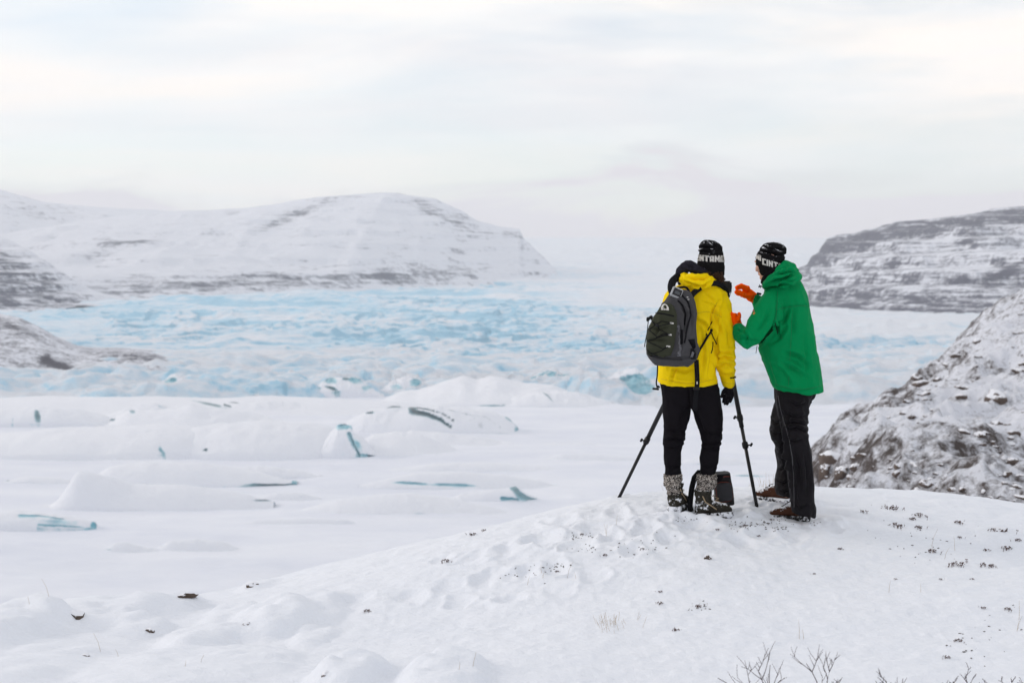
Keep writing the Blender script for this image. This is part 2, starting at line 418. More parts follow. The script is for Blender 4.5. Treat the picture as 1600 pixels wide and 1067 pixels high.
def blob(px, py, cx, cy, rx, ry, rot=0.0):
    a = math.radians(rot); dx, dy = px - cx, py - cy
    u = (dx * math.cos(a) + dy * math.sin(a)) / rx; w = (-dx * math.sin(a) + dy * math.cos(a)) / ry
    return np.exp(-(u * u + w * w))

M_FAR = terrain_mat('far_snow_rock', rock=(0.045, 0.052, 0.085), rock2=(0.095, 0.105, 0.15), nscale=0.012, bands=(0.20, 1.6), slope=1.2, base=0.215, width=0.46, bumpd=6.0, rw=0.75)
def rk_dome(px, py, v):
    r = -0.02 + 0 * px
    r += 0.62 * blob(px, py, 470, 333, 90, 9, -22) + 0.62 * blob(px, py, 690, 335, 70, 10, 25)
    r += 0.45 * blob(px, py, 165, 388, 32, 20, -25) + 0.5 * blob(px, py, 220, 378, 40, 5, -8)
    lo = np.interp(px, [0, 150, 300, 450, 740, 820], [470, 462, 456, 448, 438, 430])
    r += 0.62 * np.exp(-((py - lo + 10) / 15.0) ** 2) * sstep(90, 180, px) * (1 - sstep(680, 790, px))
    r += 0.7 * blob(px, py, 800, 365, 18, 5) 
    return r
mountain('snowy_dome_mountain',
    [(-420, 440, 3300), (-150, 400, 3300), (0, 366, 3300), (120, 345, 3300), (200, 336, 3300), (255, 333, 3250), (330, 330, 3200), (400, 322, 3150), (440, 318, 3100), (500, 308, 3050), (560, 302, 3050), (620, 301, 3050), (680, 310, 3050), (720, 328, 3050), (748, 345, 3050), (780, 352, 3050), (812, 357, 3050), (817, 371, 3060), (836, 389, 3090), (860, 412, 3130), (890, 434, 3170), (960, 455, 3300)],
    [(-420, 475, 1900), (120, 472, 1900), (200, 470, 1950), (300, 465, 2000), (450, 458, 2150), (600, 452, 2350), (740, 446, 2550), (820, 438, 2700), (960, 456, 2900)],
    M_FAR, amp=26, terr=(26, 0.22), rockfn=rk_dome, sprof=0.82, seed=5, gul=14)
def rk_back(px, py, v):
    return -0.02 + 0.25 * blob(px, py, 60, 330, 90, 20, 12)
mountain('snowy_ridge_behind',
    [(-1900, 290, 4400), (-1000, 240, 4400), (-420, 260, 4400), (-200, 275, 4300), (-60, 288, 4300), (0, 298, 4200), (40, 310, 4200), (70, 318, 4200), (150, 324, 4300), (230, 327, 4400), (300, 330, 4500), (380, 335, 4500)],
    [(-1900, 470, 2500), (-420, 470, 2500), (0, 470, 2700), (380, 470, 3300)],
    M_FAR, nu=600, nv=110, amp=40, rockfn=rk_back, sprof=0.9, seed=15, gul=18)
def rk_left(px, py, v):
    r = 0.05 + 0 * px
    ln = np.interp(px, [-400, 0, 20, 60, 100, 150, 200], [330, 374, 385, 412, 440, 462, 470])
    r += 0.75 * sstep(-4, 30, py - ln) * (1 - 0.4 * sstep(470, 480, py)) * (1 - sstep(140, 190, px))
    return r
mountain('dark_mountain_foot',
    [(-1700, 330, 2200), (-1200, 250, 2300), (-700, 250, 2300), (-300, 300, 2200), (-100, 345, 2100), (0, 366, 2000), (40, 385, 1950), (80, 412, 1900), (120, 440, 1850), (160, 459, 1800), (230, 474, 1780)],
    [(-1700, 500, 1300), (-700, 500, 1300), (-300, 490, 1400), (0, 481, 1500), (120, 474, 1620), (230, 480, 1650)],
    terrain_mat('left_rock', rock=(0.04, 0.047, 0.08), rock2=(0.085, 0.095, 0.14), nscale=0.018, bands=(0.30, 1.9), slope=1.2, base=0.16, width=0.46, bumpd=5.0, rw=0.55),
    nu=560, nv=130, amp=14, terr=(14, 0.6), rockfn=rk_left, sprof=0.9, seed=25, gul=8)
def rk_right(px, py, v):
    r = 0.34 + 0 * px
    crest = np.interp(px, [1260, 1290, 1350, 1400, 1480, 1600, 1900], [400, 372, 358, 346, 336, 323, 300])
    r += 0.55 * np.exp(-((py - crest - 14) / 13.0) ** 2)
    r += 0.30 * sstep(430, 480, py) 
    r += 0.7 * blob(px, py, 1580, 420, 40, 8, -25)
    r -= 0.35 * blob(px, py, 1480, 372, 26, 14, -40) + 0.3 * blob(px, py, 1600, 385, 60, 18, -10)
    return r
mountain('banded_cliff_mountain',
    [(1235, 425, 2300), (1262, 412, 2300), (1268, 400, 2300), (1280, 392, 2290), (1291, 374, 2280), (1310, 368, 2270), (1335, 366, 2260), (1352, 358, 2250), (1395, 350, 2220), (1400, 346, 2220), (1460, 341, 2200), (1500, 334, 2180), (1550, 326, 2160), (1600, 321, 2150), (1750, 300, 2100), (2200, 250, 1900)],
    [(1235, 478, 1680), (1270, 483, 1600), (1400, 489, 1450), (1500, 494, 1400), (1800, 500, 1300), (2200, 510, 1100)],
    terrain_mat('cliff_rock', rock=(0.045, 0.049, 0.08), rock2=(0.095, 0.10, 0.145), nscale=0.019, bands=(0.26, 1.9), slope=1.3, base=0.16, width=0.46, bumpd=5.0, rw=0.75),
    nu=480, nv=170, amp=15, terr=(19, 0.75), rockfn=rk_right, sprof=0.75, seed=35, gul=16)
def rk_spur(px, py, v):
    r = 0.36 + 0 * px
    r += 0.6 * blob(px, py, 72, 562, 10, 10) + 0.8 * blob(px, py, 95, 572, 25, 7, 20) + 0.3 * blob(px, py, 200, 556, 60, 5, 3) + 0.4 * blob(px, py, 20, 510, 30, 5, 20) + 0.7 * blob(px, py, 262, 571, 14, 4, 15)
    return r
mountain('moraine_spur',
    [(-1000, 612, 900), (-700, 520, 900), (-450, 455, 880), (-200, 452, 850), (-60, 478, 800), (0, 490, 780), (30, 497, 770), (60, 511, 760), (90, 530, 745), (120, 545, 730), (150, 551, 715), (180, 550, 705), (215, 553, 695), (245, 560, 685), (272, 571, 672), (290, 585, 665), (330, 612, 655)],
    [(-1000, 622, 620), (-500, 610, 590), (-200, 606, 580), (0, 594, 600), (100, 586, 625), (200, 582, 640), (280, 588, 648), (330, 620, 650)],
    terrain_mat('spur_rock', rock=(0.038, 0.040, 0.058), rock2=(0.085, 0.085, 0.11), nscale=0.07, bands=(0.3, 0.3), slope=0.8, base=0.16, width=0.42, bumpd=1.5, rw=0.75),
    nu=460, nv=110, amp=4, fs=0.02, rockfn=rk_spur, back=200, seed=45, gul=2)

# icebergs frozen into the lagoon --------------------------------
M_BERG, t, b = new_mat('iceberg')
geo = N(t, 'ShaderNodeNewGeometry'); sep = N(t, 'ShaderNodeSeparateXYZ'); t.links.new(geo.outputs['True Normal'], sep.inputs[0])
n1 = tnoise(t, 0.35, 7, 0.65)
v = mth(t, 'ADD', mth(t, 'MULTIPLY', mth(t, 'SUBTRACT', 1.0, sep.outputs[2]), 0.35), mth(t, 'MULTIPLY', mth(t, 'SUBTRACT', n1, 0.5), 0.7))
v = mth(t, 'ADD', v, attr(t, 'ice'))
f = ramp(t, v, [(0.40, 0.0), (0.66, 1.0)])
icec = mixc(t, ramp(t, tnoise(t, 0.25, 6, 0.7, vscale=(1, 1, 2.5)), [(0.38, 0.0), (0.62, 1.0)]), (0.15, 0.40, 0.50), (0.42, 0.66, 0.74))
icec = mixc(t, attr(t, 'dirt_shade'), icec, (0.085, 0.10, 0.115))  # darkens ice: grimy edges, plus shade of cracks, hollows and undercuts painted in
c = mixc(t, f, mixc(t, tnoise(t, 0.05, 5), (0.73, 0.76, 0.83), (0.79, 0.815, 0.865)), icec)
t.links.new(c, b.inputs['Base Color']); b.inputs['Specular IOR Level'].default_value = 0.3
t.links.new(ramp(t, f, [(0, 0.8), (1, 0.35)]), b.inputs['Roughness'])
bump(t, b, tnoise(t, 0.5, 8, 0.65), 0.5, 0.8)

def berg(label, top, base_py, depth=None, group='snow covered icebergs frozen into the lagoon', peak=0.5, ice=(), lines=(), seed=1, rough=0.35, name='iceberg', nx=90, ny=46, front=1.0):
    """top: outline (px, py); the berg stands on the lagoon at base_py and is `depth` metres deep.
    peak: where across its depth the crest runs; front: how abruptly the near side rises; ice: (px, py, rx, ry, amount, dirt)"""
    top = np.array(top, float)
    D = on_plane(800, base_py, LAKE)[1]
    w = (top[-1, 0] - top[0, 0]) / FPX * D
    dep = depth or w * 0.45
    px = np.linspace(top[0, 0], top[-1, 0], nx); py = np.interp(px, top[:, 0], top[:, 1])
    Dc = D + dep * peak
    Cx = (px - 800) / FPX * Dc
    H = np.array([P(a, q, Dc)[2] for a, q in zip(px, py)]) - LAKE
    H = np.maximum(H, 0)
    k = np.array([0.25, 0.5, 0.25]); H[1:-1] = np.convolve(H, k, 'valid')
    v = np.linspace(0, 1, ny)
    U, V = np.meshgrid(np.linspace(0, 1, nx), v, indexing='ij')
    nar = np.clip(np.sin(np.pi * np.clip(U, 0.02, 0.98)) ** 0.35, 0.25, 1)
    Y = D + dep * peak + (V - peak) * dep * nar
    X = Cx[:, None] * (0.5 + 0.5 * Y / Dc) 
    fr = np.clip(V / peak, 0, 1); bk = np.clip((1 - V) / (1 - peak), 0, 1)
    prof_ = np.where(V < peak, np.sin(fr * math.pi / 2) ** front, np.sin(bk * math.pi / 2) ** 1.1)
    hm = max(H.max(), 0.5)
    Z = LAKE - 0.5 + (H[:, None] + 0.5) * prof_
    sc_ = 1.0 / max(w * 0.12, 2.5)
    Z = Z + prof_ * (1 - prof_ * 0.6) * rough * hm * (fbm(st3(X * sc_, Y * sc_, seed * 3.1), 5, seed) + 0.5 * (ridged(st3(X * sc_ * 1.6, Y * sc_ * 1.1, seed * 1.1), 4, seed + 2) - 0.45))
    Z = np.minimum(Z, LAKE - 0.3 + (H[:, None] + 0.8) * 1.0 + 0.02 * hm)
    Z[:, 0] = LAKE - 1.6; Z[:, -1] = LAKE - 1.6
    G = st3(X, Y, Z); qx, qy = proj(G)
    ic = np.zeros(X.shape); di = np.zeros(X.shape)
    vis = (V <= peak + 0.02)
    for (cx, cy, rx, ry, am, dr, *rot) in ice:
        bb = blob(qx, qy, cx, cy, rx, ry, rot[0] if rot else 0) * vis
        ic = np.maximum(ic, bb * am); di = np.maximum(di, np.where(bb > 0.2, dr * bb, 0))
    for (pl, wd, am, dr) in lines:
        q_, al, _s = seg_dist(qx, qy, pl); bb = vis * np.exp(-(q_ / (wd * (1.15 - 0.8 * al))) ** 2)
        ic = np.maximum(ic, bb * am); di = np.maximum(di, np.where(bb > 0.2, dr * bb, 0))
    G2 = G.copy(); dn = sstep(0.45, 0.75, ic) * 0.12 * hm
    G2[..., 1] += dn * 1.2
    org = np.array([G2[..., 0].mean(), D + dep / 2, LAKE])
    me = grid_mesh(name, G2 - org, {'ice': ic, 'dirt_shade': np.clip(di, 0, 1)}, flip=True)
    return tag(link(name, me, M_BERG, loc=tuple(org)), label, 'iceberg', group)

berg('long snow bank under the glacier front, its dark base line right of the blue pool', [(590, 628), (625, 612), (650, 612), (690, 597), (725, 588), (745, 594), (775, 589), (820, 599), (860, 600), (900, 609), (930, 610), (960, 619), (1010, 632)], 637, depth=60, peak=0.6, seed=2, ice=[(780, 635, 60, 2.2, 1, 0.9), (655, 598, 10, 3, .5, .6, 30)], front=0.7)
berg('wide flat snow ridge at the foot of the glacier on the far left', [(-160, 632), (-60, 622), (0, 622), (60, 619), (150, 621), (250, 619), (330, 622), (420, 619), (520, 622), (620, 628), (680, 634)], 655, depth=60, peak=0.6, seed=3, ice=[(330, 632, 40, 3.0, .8, .8, 12), (150, 640, 22, 5, .35, .2)], rough=0.2)
berg('rounded snow block with a dark vertical crack at the left edge', [(-90, 650), (-40, 640), (0, 637), (60, 634), (110, 638), (160, 648), (185, 664)], 668, depth=22, seed=4, ice=[(58, 650, 5, 12, 1, .75, -12), (51, 666, 6, 3, .9, .1), (20, 655, 2, 12, .45, .2)], rough=0.25, front=0.5)
berg('snow hump with two small dark hollows left of the middle', [(120, 668), (170, 655), (200, 641), (250, 640), (300, 632), (360, 640), (430, 655), (480, 668)], 672, depth=35, seed=5, ice=[(206, 643, 6, 3, .95, .5, 15), (175, 656, 6, 2, .8, .5)], rough=0.35)
berg('broad snow covered iceberg running out of the left edge', [(-160, 690), (-80, 676), (0, 677), (60, 672), (120, 668), (200, 664), (260, 662), (300, 664), (330, 672), (360, 690), (380, 712)], 719, depth=45, seed=6, ice=[(252, 706, 4, 9, .95, .3, -15), (262, 718, 14, 1.8, 1, .9), (150, 719, 40, 1.5, .9, .8), (225, 690, 3, 8, .4, .1, 30)], rough=0.3, front=0.6)
berg('large smooth snow hill with one small dark hole in its flank', [(230, 712), (260, 680), (300, 668), (360, 660), (420, 657), (470, 660), (510, 668), (540, 680), (560, 700), (575, 712)], 717, depth=36, seed=7, ice=[(320, 703, 4, 3, 1, .9), (300, 695, 8, 2, .5, .3, 35), (420, 716, 50, 1.3, .8, .7), (290, 717, 25, 1.5, .8, .8)], rough=0.2, front=0.7)
berg('snowy iceberg with a turquoise chip on top and a blue triangular foot', [(490, 714), (505, 690), (520, 672), (528, 663), (548, 664), (552, 676), (575, 692), (590, 712), (592, 715)], 716, depth=14, seed=8, lines=[([(545, 678), (552, 695), (562, 712)], 4, .75, .25)], ice=[(537, 667, 13, 5, 1, 0), (557, 696, 10, 14, .62, .0, -30), (570, 713, 22, 2.6, 1, .55)], rough=0.2, front=0.5)
berg('gently sloping snow wedge right of the blue triangular foot', [(540, 705), (580, 680), (620, 672), (660, 680), (700, 696), (724, 710), (728, 713)], 714, depth=24, seed=9, ice=[(705, 712, 20, 1.4, .8, .5)], rough=0.15)
berg('grey streaked iceberg with a black arching crack across its face', [(540, 662), (570, 645), (600, 638), (640, 634), (700, 633), (740, 637), (775, 645), (795, 656), (810, 670), (816, 680)], 682, depth=26, seed=10,
     lines=[([(642, 638), (650, 645), (668, 648), (688, 656), (704, 668)], 5.0, 1, .95), ([(650, 637), (668, 640), (690, 646), (712, 660)], 1.8, .7, .9), ([(605, 636), (640, 635)], 2.2, .8, .9), ([(700, 640), (725, 646), (745, 654)], 1.4, .55, .85), ([(725, 646), (760, 652), (782, 668)], 1.5, .52, .8), ([(660, 680), (720, 679), (790, 679)], 1.6, .7, .85), ([(790, 652), (803, 660), (812, 672)], 2.0, .7, .3)],
     ice=[(646, 643, 8, 7, 1.0, .9, 30), (810, 672, 6, 7, .95, .1, 30), (578, 645, 9, 2, .8, .8), (740, 660, 60, 14, .28, .9, 15)], rough=0.25, front=0.6)
berg('low snow mound in front of the grey streaked iceberg', [(600, 690), (640, 672), (700, 676), (760, 684), (800, 692), (830, 698)], 700, depth=20, seed=11, rough=0.2)
berg('tilted snow slab with a long dark undercut edge', [(140, 745), (170, 728), (230, 721), (300, 722), (350, 727), (400, 736), (440, 747), (460, 751), (463, 758)], 760, depth=16, seed=12, ice=[(420, 758, 46, 2.4, 1, .95), (460, 753, 5, 4, 1, .2), (455, 757, 12, 2, 1, .3)], rough=0.12, front=0.8)
berg('fin shaped snow peak leaning over the lagoon ice', [(62, 796), (84, 782), (100, 762), (112, 742), (120, 737), (135, 738), (160, 742), (185, 749), (205, 755), (240, 757), (290, 758), (340, 764), (380, 772), (410, 779), (426, 783)], 797, depth=14, seed=13, ice=[(410, 782, 18, 1.4, .9, .4)], rough=0.1, front=0.9, nx=120)
berg('low slab of blue ice with a snow cap beside the left edge', [(-60, 812), (-20, 800), (20, 797), (60, 800), (100, 806), (130, 812), (146, 815), (150, 828)], 831, depth=9, seed=14, lines=[([(30, 806), (60, 806), (100, 811)], 3.2, .7, 0), ([(60, 821), (100, 822), (144, 826)], 3.0, .6, .1)], ice=[(90, 815, 62, 9, .50, 0, 5), (146, 822, 5, 8, 1, 0), (20, 829, 60, 1.4, .9, .8, 2)], rough=0.2, front=0.35)
berg('low wind packed snow lump in front of the blue slab', [(150, 866), (175, 848), (192, 846), (210, 852), (240, 858), (262, 866)], 867, depth=4, seed=15, ice=[(165, 858, 12, 1.3, .5, .6)], rough=0.3)
berg('long low drift lying behind the wind packed lump', [(230, 862), (260, 846), (300, 842), (340, 845), (370, 856), (400, 864)], 865, depth=5, seed=16, rough=0.3)
berg('pale snow hump below the two turquoise slits', [(440, 806), (480, 792), (530, 780), (590, 772), (640, 770), (700, 778), (760, 790), (800, 800), (830, 806)], 808, depth=14, seed=17, ice=[(658, 806, 14, 4, 1, 0), (560, 809, 30, 1.4, .8, .8), (600, 806, 20, 1.2, .7, .8)], rough=0.18)
berg('flat snow berg split by two long turquoise slits', [(560, 758), (600, 748), (650, 738), (720, 737), (790, 742), (850, 752), (872, 760)], 761, depth=8, seed=18, ice=[(640, 755, 28, 2.4, 1, 0.1, 3), (710, 758, 36, 2.6, 1, 0.1, 2), (868, 757, 8, 2, .6, .1)], rough=0.15)
berg('snow mound with a dark green ice fin at its right end', [(690, 784), (720, 770), (760, 765), (795, 762), (808, 760), (820, 768), (838, 776), (858, 784)], 787, depth=7, seed=19, lines=[([(802, 762), (812, 773), (826, 780), (850, 785), (868, 787)], 5.5, 1, .55), ([(785, 779), (810, 780)], 3.5, .9, .25)], ice=[(806, 766, 6, 6, 1, .7, 30)], rough=0.15, front=0.5)
berg('small low hummock in the middle of the empty ice', [(395, 778), (430, 770), (470, 770), (500, 778)], 780, depth=4, seed=20, ice=[(470, 776, 12, 1.5, .4, .4)], rough=0.3)
berg('narrow snow lump left of the pale hump', [(490, 792), (515, 783), (545, 786), (560, 794)], 796, depth=3.5, seed=21, ice=[(505, 790, 6, 2, .7, .6)], rough=0.3)
berg('thin snow drift ending in a grey nick near the lower ice', [(340, 822), (400, 812), (480, 810), (540, 812), (562, 820)], 822, depth=4, seed=22, ice=[(400, 821, 40, 1.1, .6, .6)], rough=0.2)
berg('thin drift with turquoise nicks seen between the tripod legs', [(1060, 722), (1100, 712), (1150, 716), (1190, 726)], 729, depth=8, seed=23, ice=[(1085, 727, 22, 2.4, .9, .3), (1160, 729, 30, 1.8, .8, .2)], rough=0.2)
berg('ice sliver showing past the green jacket man\'s shoes', [(1130, 746), (1160, 738), (1200, 738), (1240, 744)], 747, depth=5, seed=24, ice=[(1165, 744, 30, 2.2, .9, .2)], rough=0.2)
berg('faint snow drift left of the tripod', [(850, 716), (880, 709), (930, 710), (980, 713), (1010, 720)], 721, depth=6, seed=25, ice=[(878, 719, 16, 1.2, .6, .4)], rough=0.25)
berg('faint lens of snow under the streaked iceberg', [(820, 697), (860, 692), (920, 691), (960, 697)], 698, depth=6, seed=26, ice=[(890, 697, 30, 1.2, .5, .3)], rough=0.25)


for k_, (lab, top_, bp, ln) in enumerate([
    ('low irregular snow ridge beside the far left crack block', [(150, 652), (190, 640), (215, 632), (240, 628), (262, 634), (300, 632), (335, 640), (360, 648)], 656, [([(248, 634), (262, 640), (268, 648)], 3, .5, .2)]),
    ('snow ridge with grey scratches under the glacier edge', [(310, 640), (350, 630), (400, 625), (450, 628), (500, 634), (560, 640)], 650, [([(338, 629), (352, 633), (362, 636)], 2.6, .9, .95), ([(356, 627), (372, 630)], 2, .8, .95), ([(305, 632), (320, 633)], 2, .8, .9)]),
    ('curved snow drift wrapped round the grey streaked iceberg', [(760, 640), (800, 620), (830, 612), (870, 610), (905, 614), (940, 624), (970, 634)], 638, [([(848, 612), (858, 620), (866, 630)], 3, .55, .7)]),
    ('flat snow plate ahead of the smooth snow hill', [(300, 742), (360, 730), (420, 728), (470, 736), (500, 744)], 746, []),
    ('long thin snow plate crossing the middle of the lagoon', [(600, 734), (680, 724), (760, 722), (840, 728), (900, 736)], 738, [([(880, 733), (905, 735)], 1.6, .6, .5)]),
    ('small tilted plate next to the blue slab', [(0, 752), (40, 744), (80, 746), (120, 752)], 754, [([(2, 750), (14, 751)], 2.2, .8, .85)])]):
    berg(lab, top_, bp, depth=[16, 22, 26, 8, 8, 5][k_], seed=60 + k_, lines=ln, rough=0.4, front=0.6)

# seracs of the glacier front: blue blocks
def serac(label, top, base_py, ice, seed, depth=18, front=0.35):
    berg(label, top, base_py, depth=depth, group='blue ice blocks along the glacier front', ice=ice, seed=seed, rough=0.6, name='ice_block', nx=70, ny=40, front=front)
serac('smooth blue ice dome half buried in snow at the glacier front', [(815, 600), (835, 590), (848, 580), (866, 577), (885, 583), (905, 594), (940, 606)], 611, [(872, 594, 34, 13, 1, 0, 12), (830, 592, 16, 5, .9, 0)], 31)
serac('jagged pale blue serac left of the backpack', [(925, 612), (940, 598), (955, 588), (968, 582), (985, 574), (997, 577), (1010, 588), (1030, 596), (1050, 604), (1075, 618)], 625, [(985, 596, 50, 9, .95, 0, -14), (965, 612, 30, 5, .7, .2, -10), (1000, 606, 30, 10, .8, 0)], 32, depth=28)
serac('blue faced block standing below the hazy ice slope', [(590, 612), (605, 600), (622, 592), (640, 588), (654, 589), (660, 600), (664, 612)], 618, [(650, 600, 8, 9, 1, 0), (620, 604, 12, 7, .5, 0)], 33)
serac('dark speckled ice rubble left of the blue faced block', [(480, 612), (500, 600), (515, 592), (530, 592), (548, 590), (565, 596), (580, 606), (600, 618)], 622, [(515, 594, 16, 7, .75, .15, 10), (540, 592, 7, 3, .8, .7), (556, 594, 16, 7, .75, .05), (518, 607, 14, 3, .8, .8, 20), (575, 606, 14, 6, .6, 0), (495, 606, 10, 5, .5, 0)], 34)
serac('slanting turquoise gash in the snowy glacier front', [(200, 618), (225, 608), (250, 596), (262, 588), (278, 586), (290, 592), (310, 604), (340, 614)], 621, [(266, 597, 13, 6, 1, 0, -30), (238, 606, 16, 3, .7, .1, -25)], 35)
serac('small blue ice cave at the left of the glacier front', [(48, 616), (60, 607), (75, 605), (86, 610), (96, 618)], 620, [(74, 613, 14, 6, .95, 0)], 36, depth=8)
serac('blue grey ice lump far right of the glacier front', [(1285, 602), (1295, 592), (1312, 590), (1330, 598), (1345, 606)], 612, [(1310, 600, 18, 7, .8, .3)], 37)

# right hillside: snowy rock slope falling to the lagoon --------------
M_HILL = terrain_mat('hillside_rock', rock=(0.042, 0.036, 0.036), rock2=(0.115, 0.095, 0.088), nscale=0.42, slope=1.3, base=0.185, width=0.36, bumpd=0.35, rw=0.6)
hc = [(1600, 452, 112), (1560, 466, 109), (1530, 482, 105), (1505, 500, 100), (1480, 530, 95), (1440, 570, 88), (1410, 595, 82), (1380, 620, 76), (1330, 645, 68), (1290, 668, 61), (1272, 690, 54), (1266, 725, 46), (1268, 775, 38)]
pts = [P(*q) for q in hc]
for q in hc:                               # behind the skyline it falls away to the lagoon
    w = P(*q); k_ = np.interp(q[2], [38, 70], [0.42, 1.0]); pts.append(w + np.array([-9 * k_, 12 * k_, -9.0])); pts.append(w + np.array([-45 * k_, 40 * k_, -45.0]))
pts += [P(*q) for q in [(1600, 540, 84), (1540, 560, 80), (1500, 620, 68), (1600, 640, 60), (1430, 660, 58), (1500, 720, 46), (1600, 740, 40), (1380, 720, 46), (1320, 740, 42), (1290, 768, 38), (1450, 790, 34), (1600, 812, 30)]]
pts += [P(1225, 800, 46), P(1215, 830, 38), P(1100, 870, 38), P(1190, 860, 30), P(1000, 920, 30), P(1100, 920, 24), P(1240, 860, 26)]
pts += [P(1900, 330, 105), P(1900, 450, 80), P(1900, 700, 42), P(2200, 300, 90), P(2000, 900, 22), P(1700, 920, 22), P(1450, 900, 24), P(1300, 900, 26)]
hill_s = TPS(pts, smooth=0.5)
HCX = np.array([P(*q) for q in hc][::-1] + []); HCX = np.vstack([[6.6, 20, 0], [7.2, 30, 0], HCX, [52, 135, 0], [70, 190, 0]])
def hill_z(X, Y, detail=True):
    Z = hill_s(X, Y)
    xc = np.interp(Y, HCX[:, 1], HCX[:, 0]); q = (xc - X) / 1.5
    Z = Z - 1.5 * 1.1 * np.logaddexp(0, np.clip(q, -30, 60))
    if detail:
        Z = Z + 1.5 * fbm(st3(X * 0.10, Y * 0.10, 0.), 4, 61) + 0.9 * ridged(st3(X * 0.35, Y * 0.35, 1.), 4, 62) + 0.22 * fbm(st3(X * 1.6, Y * 1.6, 1.), 3, 64)
    return np.maximum(Z, LAKE - 4)
def hillside():
    ys = np.geomspace(22, 190, 430); us = np.linspace(0.0, 0.78, 560)
    Y, U = np.meshgrid(ys, us, indexing='ij'); X = U * Y - 14 * sstep(60, 120, Y)
    Z = hill_z(X, Y)
    G = st3(X, Y, Z); qx, qy = proj(G)
    rk = 0.30 + 0.55 * fbm(st3(X * 0.09, Y * 0.07, Z * 0.09), 4, 68) + 0.5 * blob(qx, qy, 1560, 480, 60, 40) * 0 + 0.5 * blob(qx, qy, 1400, 610, 30, 22, 20) + 0.35 * blob(qx, qy, 1290, 735, 30, 25) - 0.05 * sstep(600, 800, qy) + 0.18 * sstep(560, 480, qy)
    me = grid_mesh('rocky_hillside', G, {'rock': rk}, flip=True)
    return tag(link('rocky_hillside', me, M_HILL), kind='structure')
hillside()
# ============================================================ near ground: snowy knoll
gp = [(-100, 1067, 6.7), (400, 1067, 6.6), (800, 1067, 6.5), (1200, 1067, 6.4), (1700, 1067, 6.3),
      (-150, 960, 9.6), (0, 952, 9.6), (150, 947, 9.6), (300, 934, 9.9), (400, 912, 10.1), (500, 884, 10.4), (600, 860, 10.6), (740, 829, 10.8), (850, 800, 11.0), (965, 776, 11.1), (1070, 766, 11.2), (1180, 762, 11.3), (1290, 763, 11.2), (1400, 768, 11.0), (1500, 785, 10.7), (1600, 800, 10.4), (1750, 815, 10.2),
      (200, 1010, 7.9), (600, 980, 8.0), (1000, 930, 8.0), (1400, 930, 7.9), (1600, 950, 7.6),
      (966, 777, 10.45), (1183, 790, 10.0), (1060, 804, 9.55), (1115, 806, 9.5), (1218, 785, 9.85), (1240, 817, 9.4), (1450, 850, 9.0)]
gpts = [P(*q) for q in gp]
gpts += [np.array(q, float) for q in [(-14, 4, -0.6), (14, 4, -0.2), (-9, -5, -0.4), (9, -5, -0.3), (0, -5, -0.35), (0, 2, -0.3), (-4, 3, -0.3), (4, 3, -0.25), (20, -10, -0.3), (-20, -10, -0.8), (-14, 10, -2.2), (14, 10, -0.6),
    (-6, 13, -3.6), (-3, 13.5, -2.6), (0, 14, -1.6), (2.5, 14.2, -1.1), (4.5, 14, -0.95), (7, 13.5, -1.3), (10, 13, -1.8),
    (-12, 20, -11), (-3, 20, -8), (3, 20, -5.5), (8, 20, -4.2), (14, 20, -4.6), (22, 18, -5), (-16, 34, -26), (0, 34, -20), (10, 34, -13), (24, 30, -8), (-30, 60, -54), (0, 60, -50), (22, 60, -40), (-40, 20, -20), (-40, 0, -8), (36, 20, -4), (36, 0, 0)]]
gs = TPS(gpts, smooth=0.15)
mounds = [  # px, py of the middle, half width px, half depth m, height m
    (25, 985, 60, .45, .24), (150, 962, 75, .5, .15), (262, 950, 45, .35, .15), (225, 985, 38, .2, .10), (210, 975, 30, .15, .08), (310, 1003, 48, .3, .13), (470, 958, 60, .4, .13), (360, 965, 35, .3, .08),
    (425, 978, 55, .3, .13), (545, 1058, 48, .3, .15), (700, 1062, 58, .35, .14), (402, 914, 26, .25, .07), (300, 1045, 130, .6, .09), (490, 995, 30, .25, .05), (40, 1050, 90, .4, .10), (1580, 842, 40, .3, .10), (1490, 785, 60, .4, .05), (120, 1010, 70, .3, .06)]
prints = [(880, 812, 30, .16, .05), (930, 828, 22, .13, .05), (965, 800, 20, .2, .04), (842, 845, 26, .13, .045), (905, 858, 28, .12, .05), (868, 888, 24, .13, .05), (955, 838, 20, .12, .055), (760, 905, 30, .12, .04), (815, 898, 30, .12, .045),
    (700, 918, 26, .1, .03), (640, 932, 30, .12, .035), (560, 938, 28, .1, .03), (985, 862, 20, .1, .04), (1010, 828, 22, .12, .045), (1040, 845, 18, .1, .04), (1160, 815, 30, .12, .045), (1195, 835, 22, .1, .04), (1150, 838, 22, .1, .035), (1290, 822, 24, .1, .04),
    (1085, 822, 26, .12, .04), (720, 940, 24, .1, .03), (800, 935, 26, .1, .03), (690, 875, 20, .1, .03), (790, 862, 26, .11, .035), (1240, 838, 22, .1, .03), (745, 875, 30, .1, .03), (925, 900, 24, .1, .035), (870, 925, 26, .1, .025)]
def ray_surface(zf, px, py, y0, y1, n=400):
    Ys = np.linspace(y0, y1, n); W = np.array([P(px, py, q) for q in Ys]); h = W[:, 2] - zf(W[:, 0], W[:, 1])
    k = np.argmax(h < 0); k = max(k, 1)
    t = h[k - 1] / (h[k - 1] - h[k] + 1e-9); return W[k - 1] + (W[k] - W[k - 1]) * np.clip(t, 0, 1)
def g0(X, Y): return gs(X, Y)
MW = [(ray_surface(g0, a, b_, 4, 13), w / FPX, d, h) for a, b_, w, d, h in mounds]
PW = [(ray_surface(g0, a, b_, 4, 13), w / FPX, d, h) for a, b_, w, d, h in prints]
_r = random.Random(3)
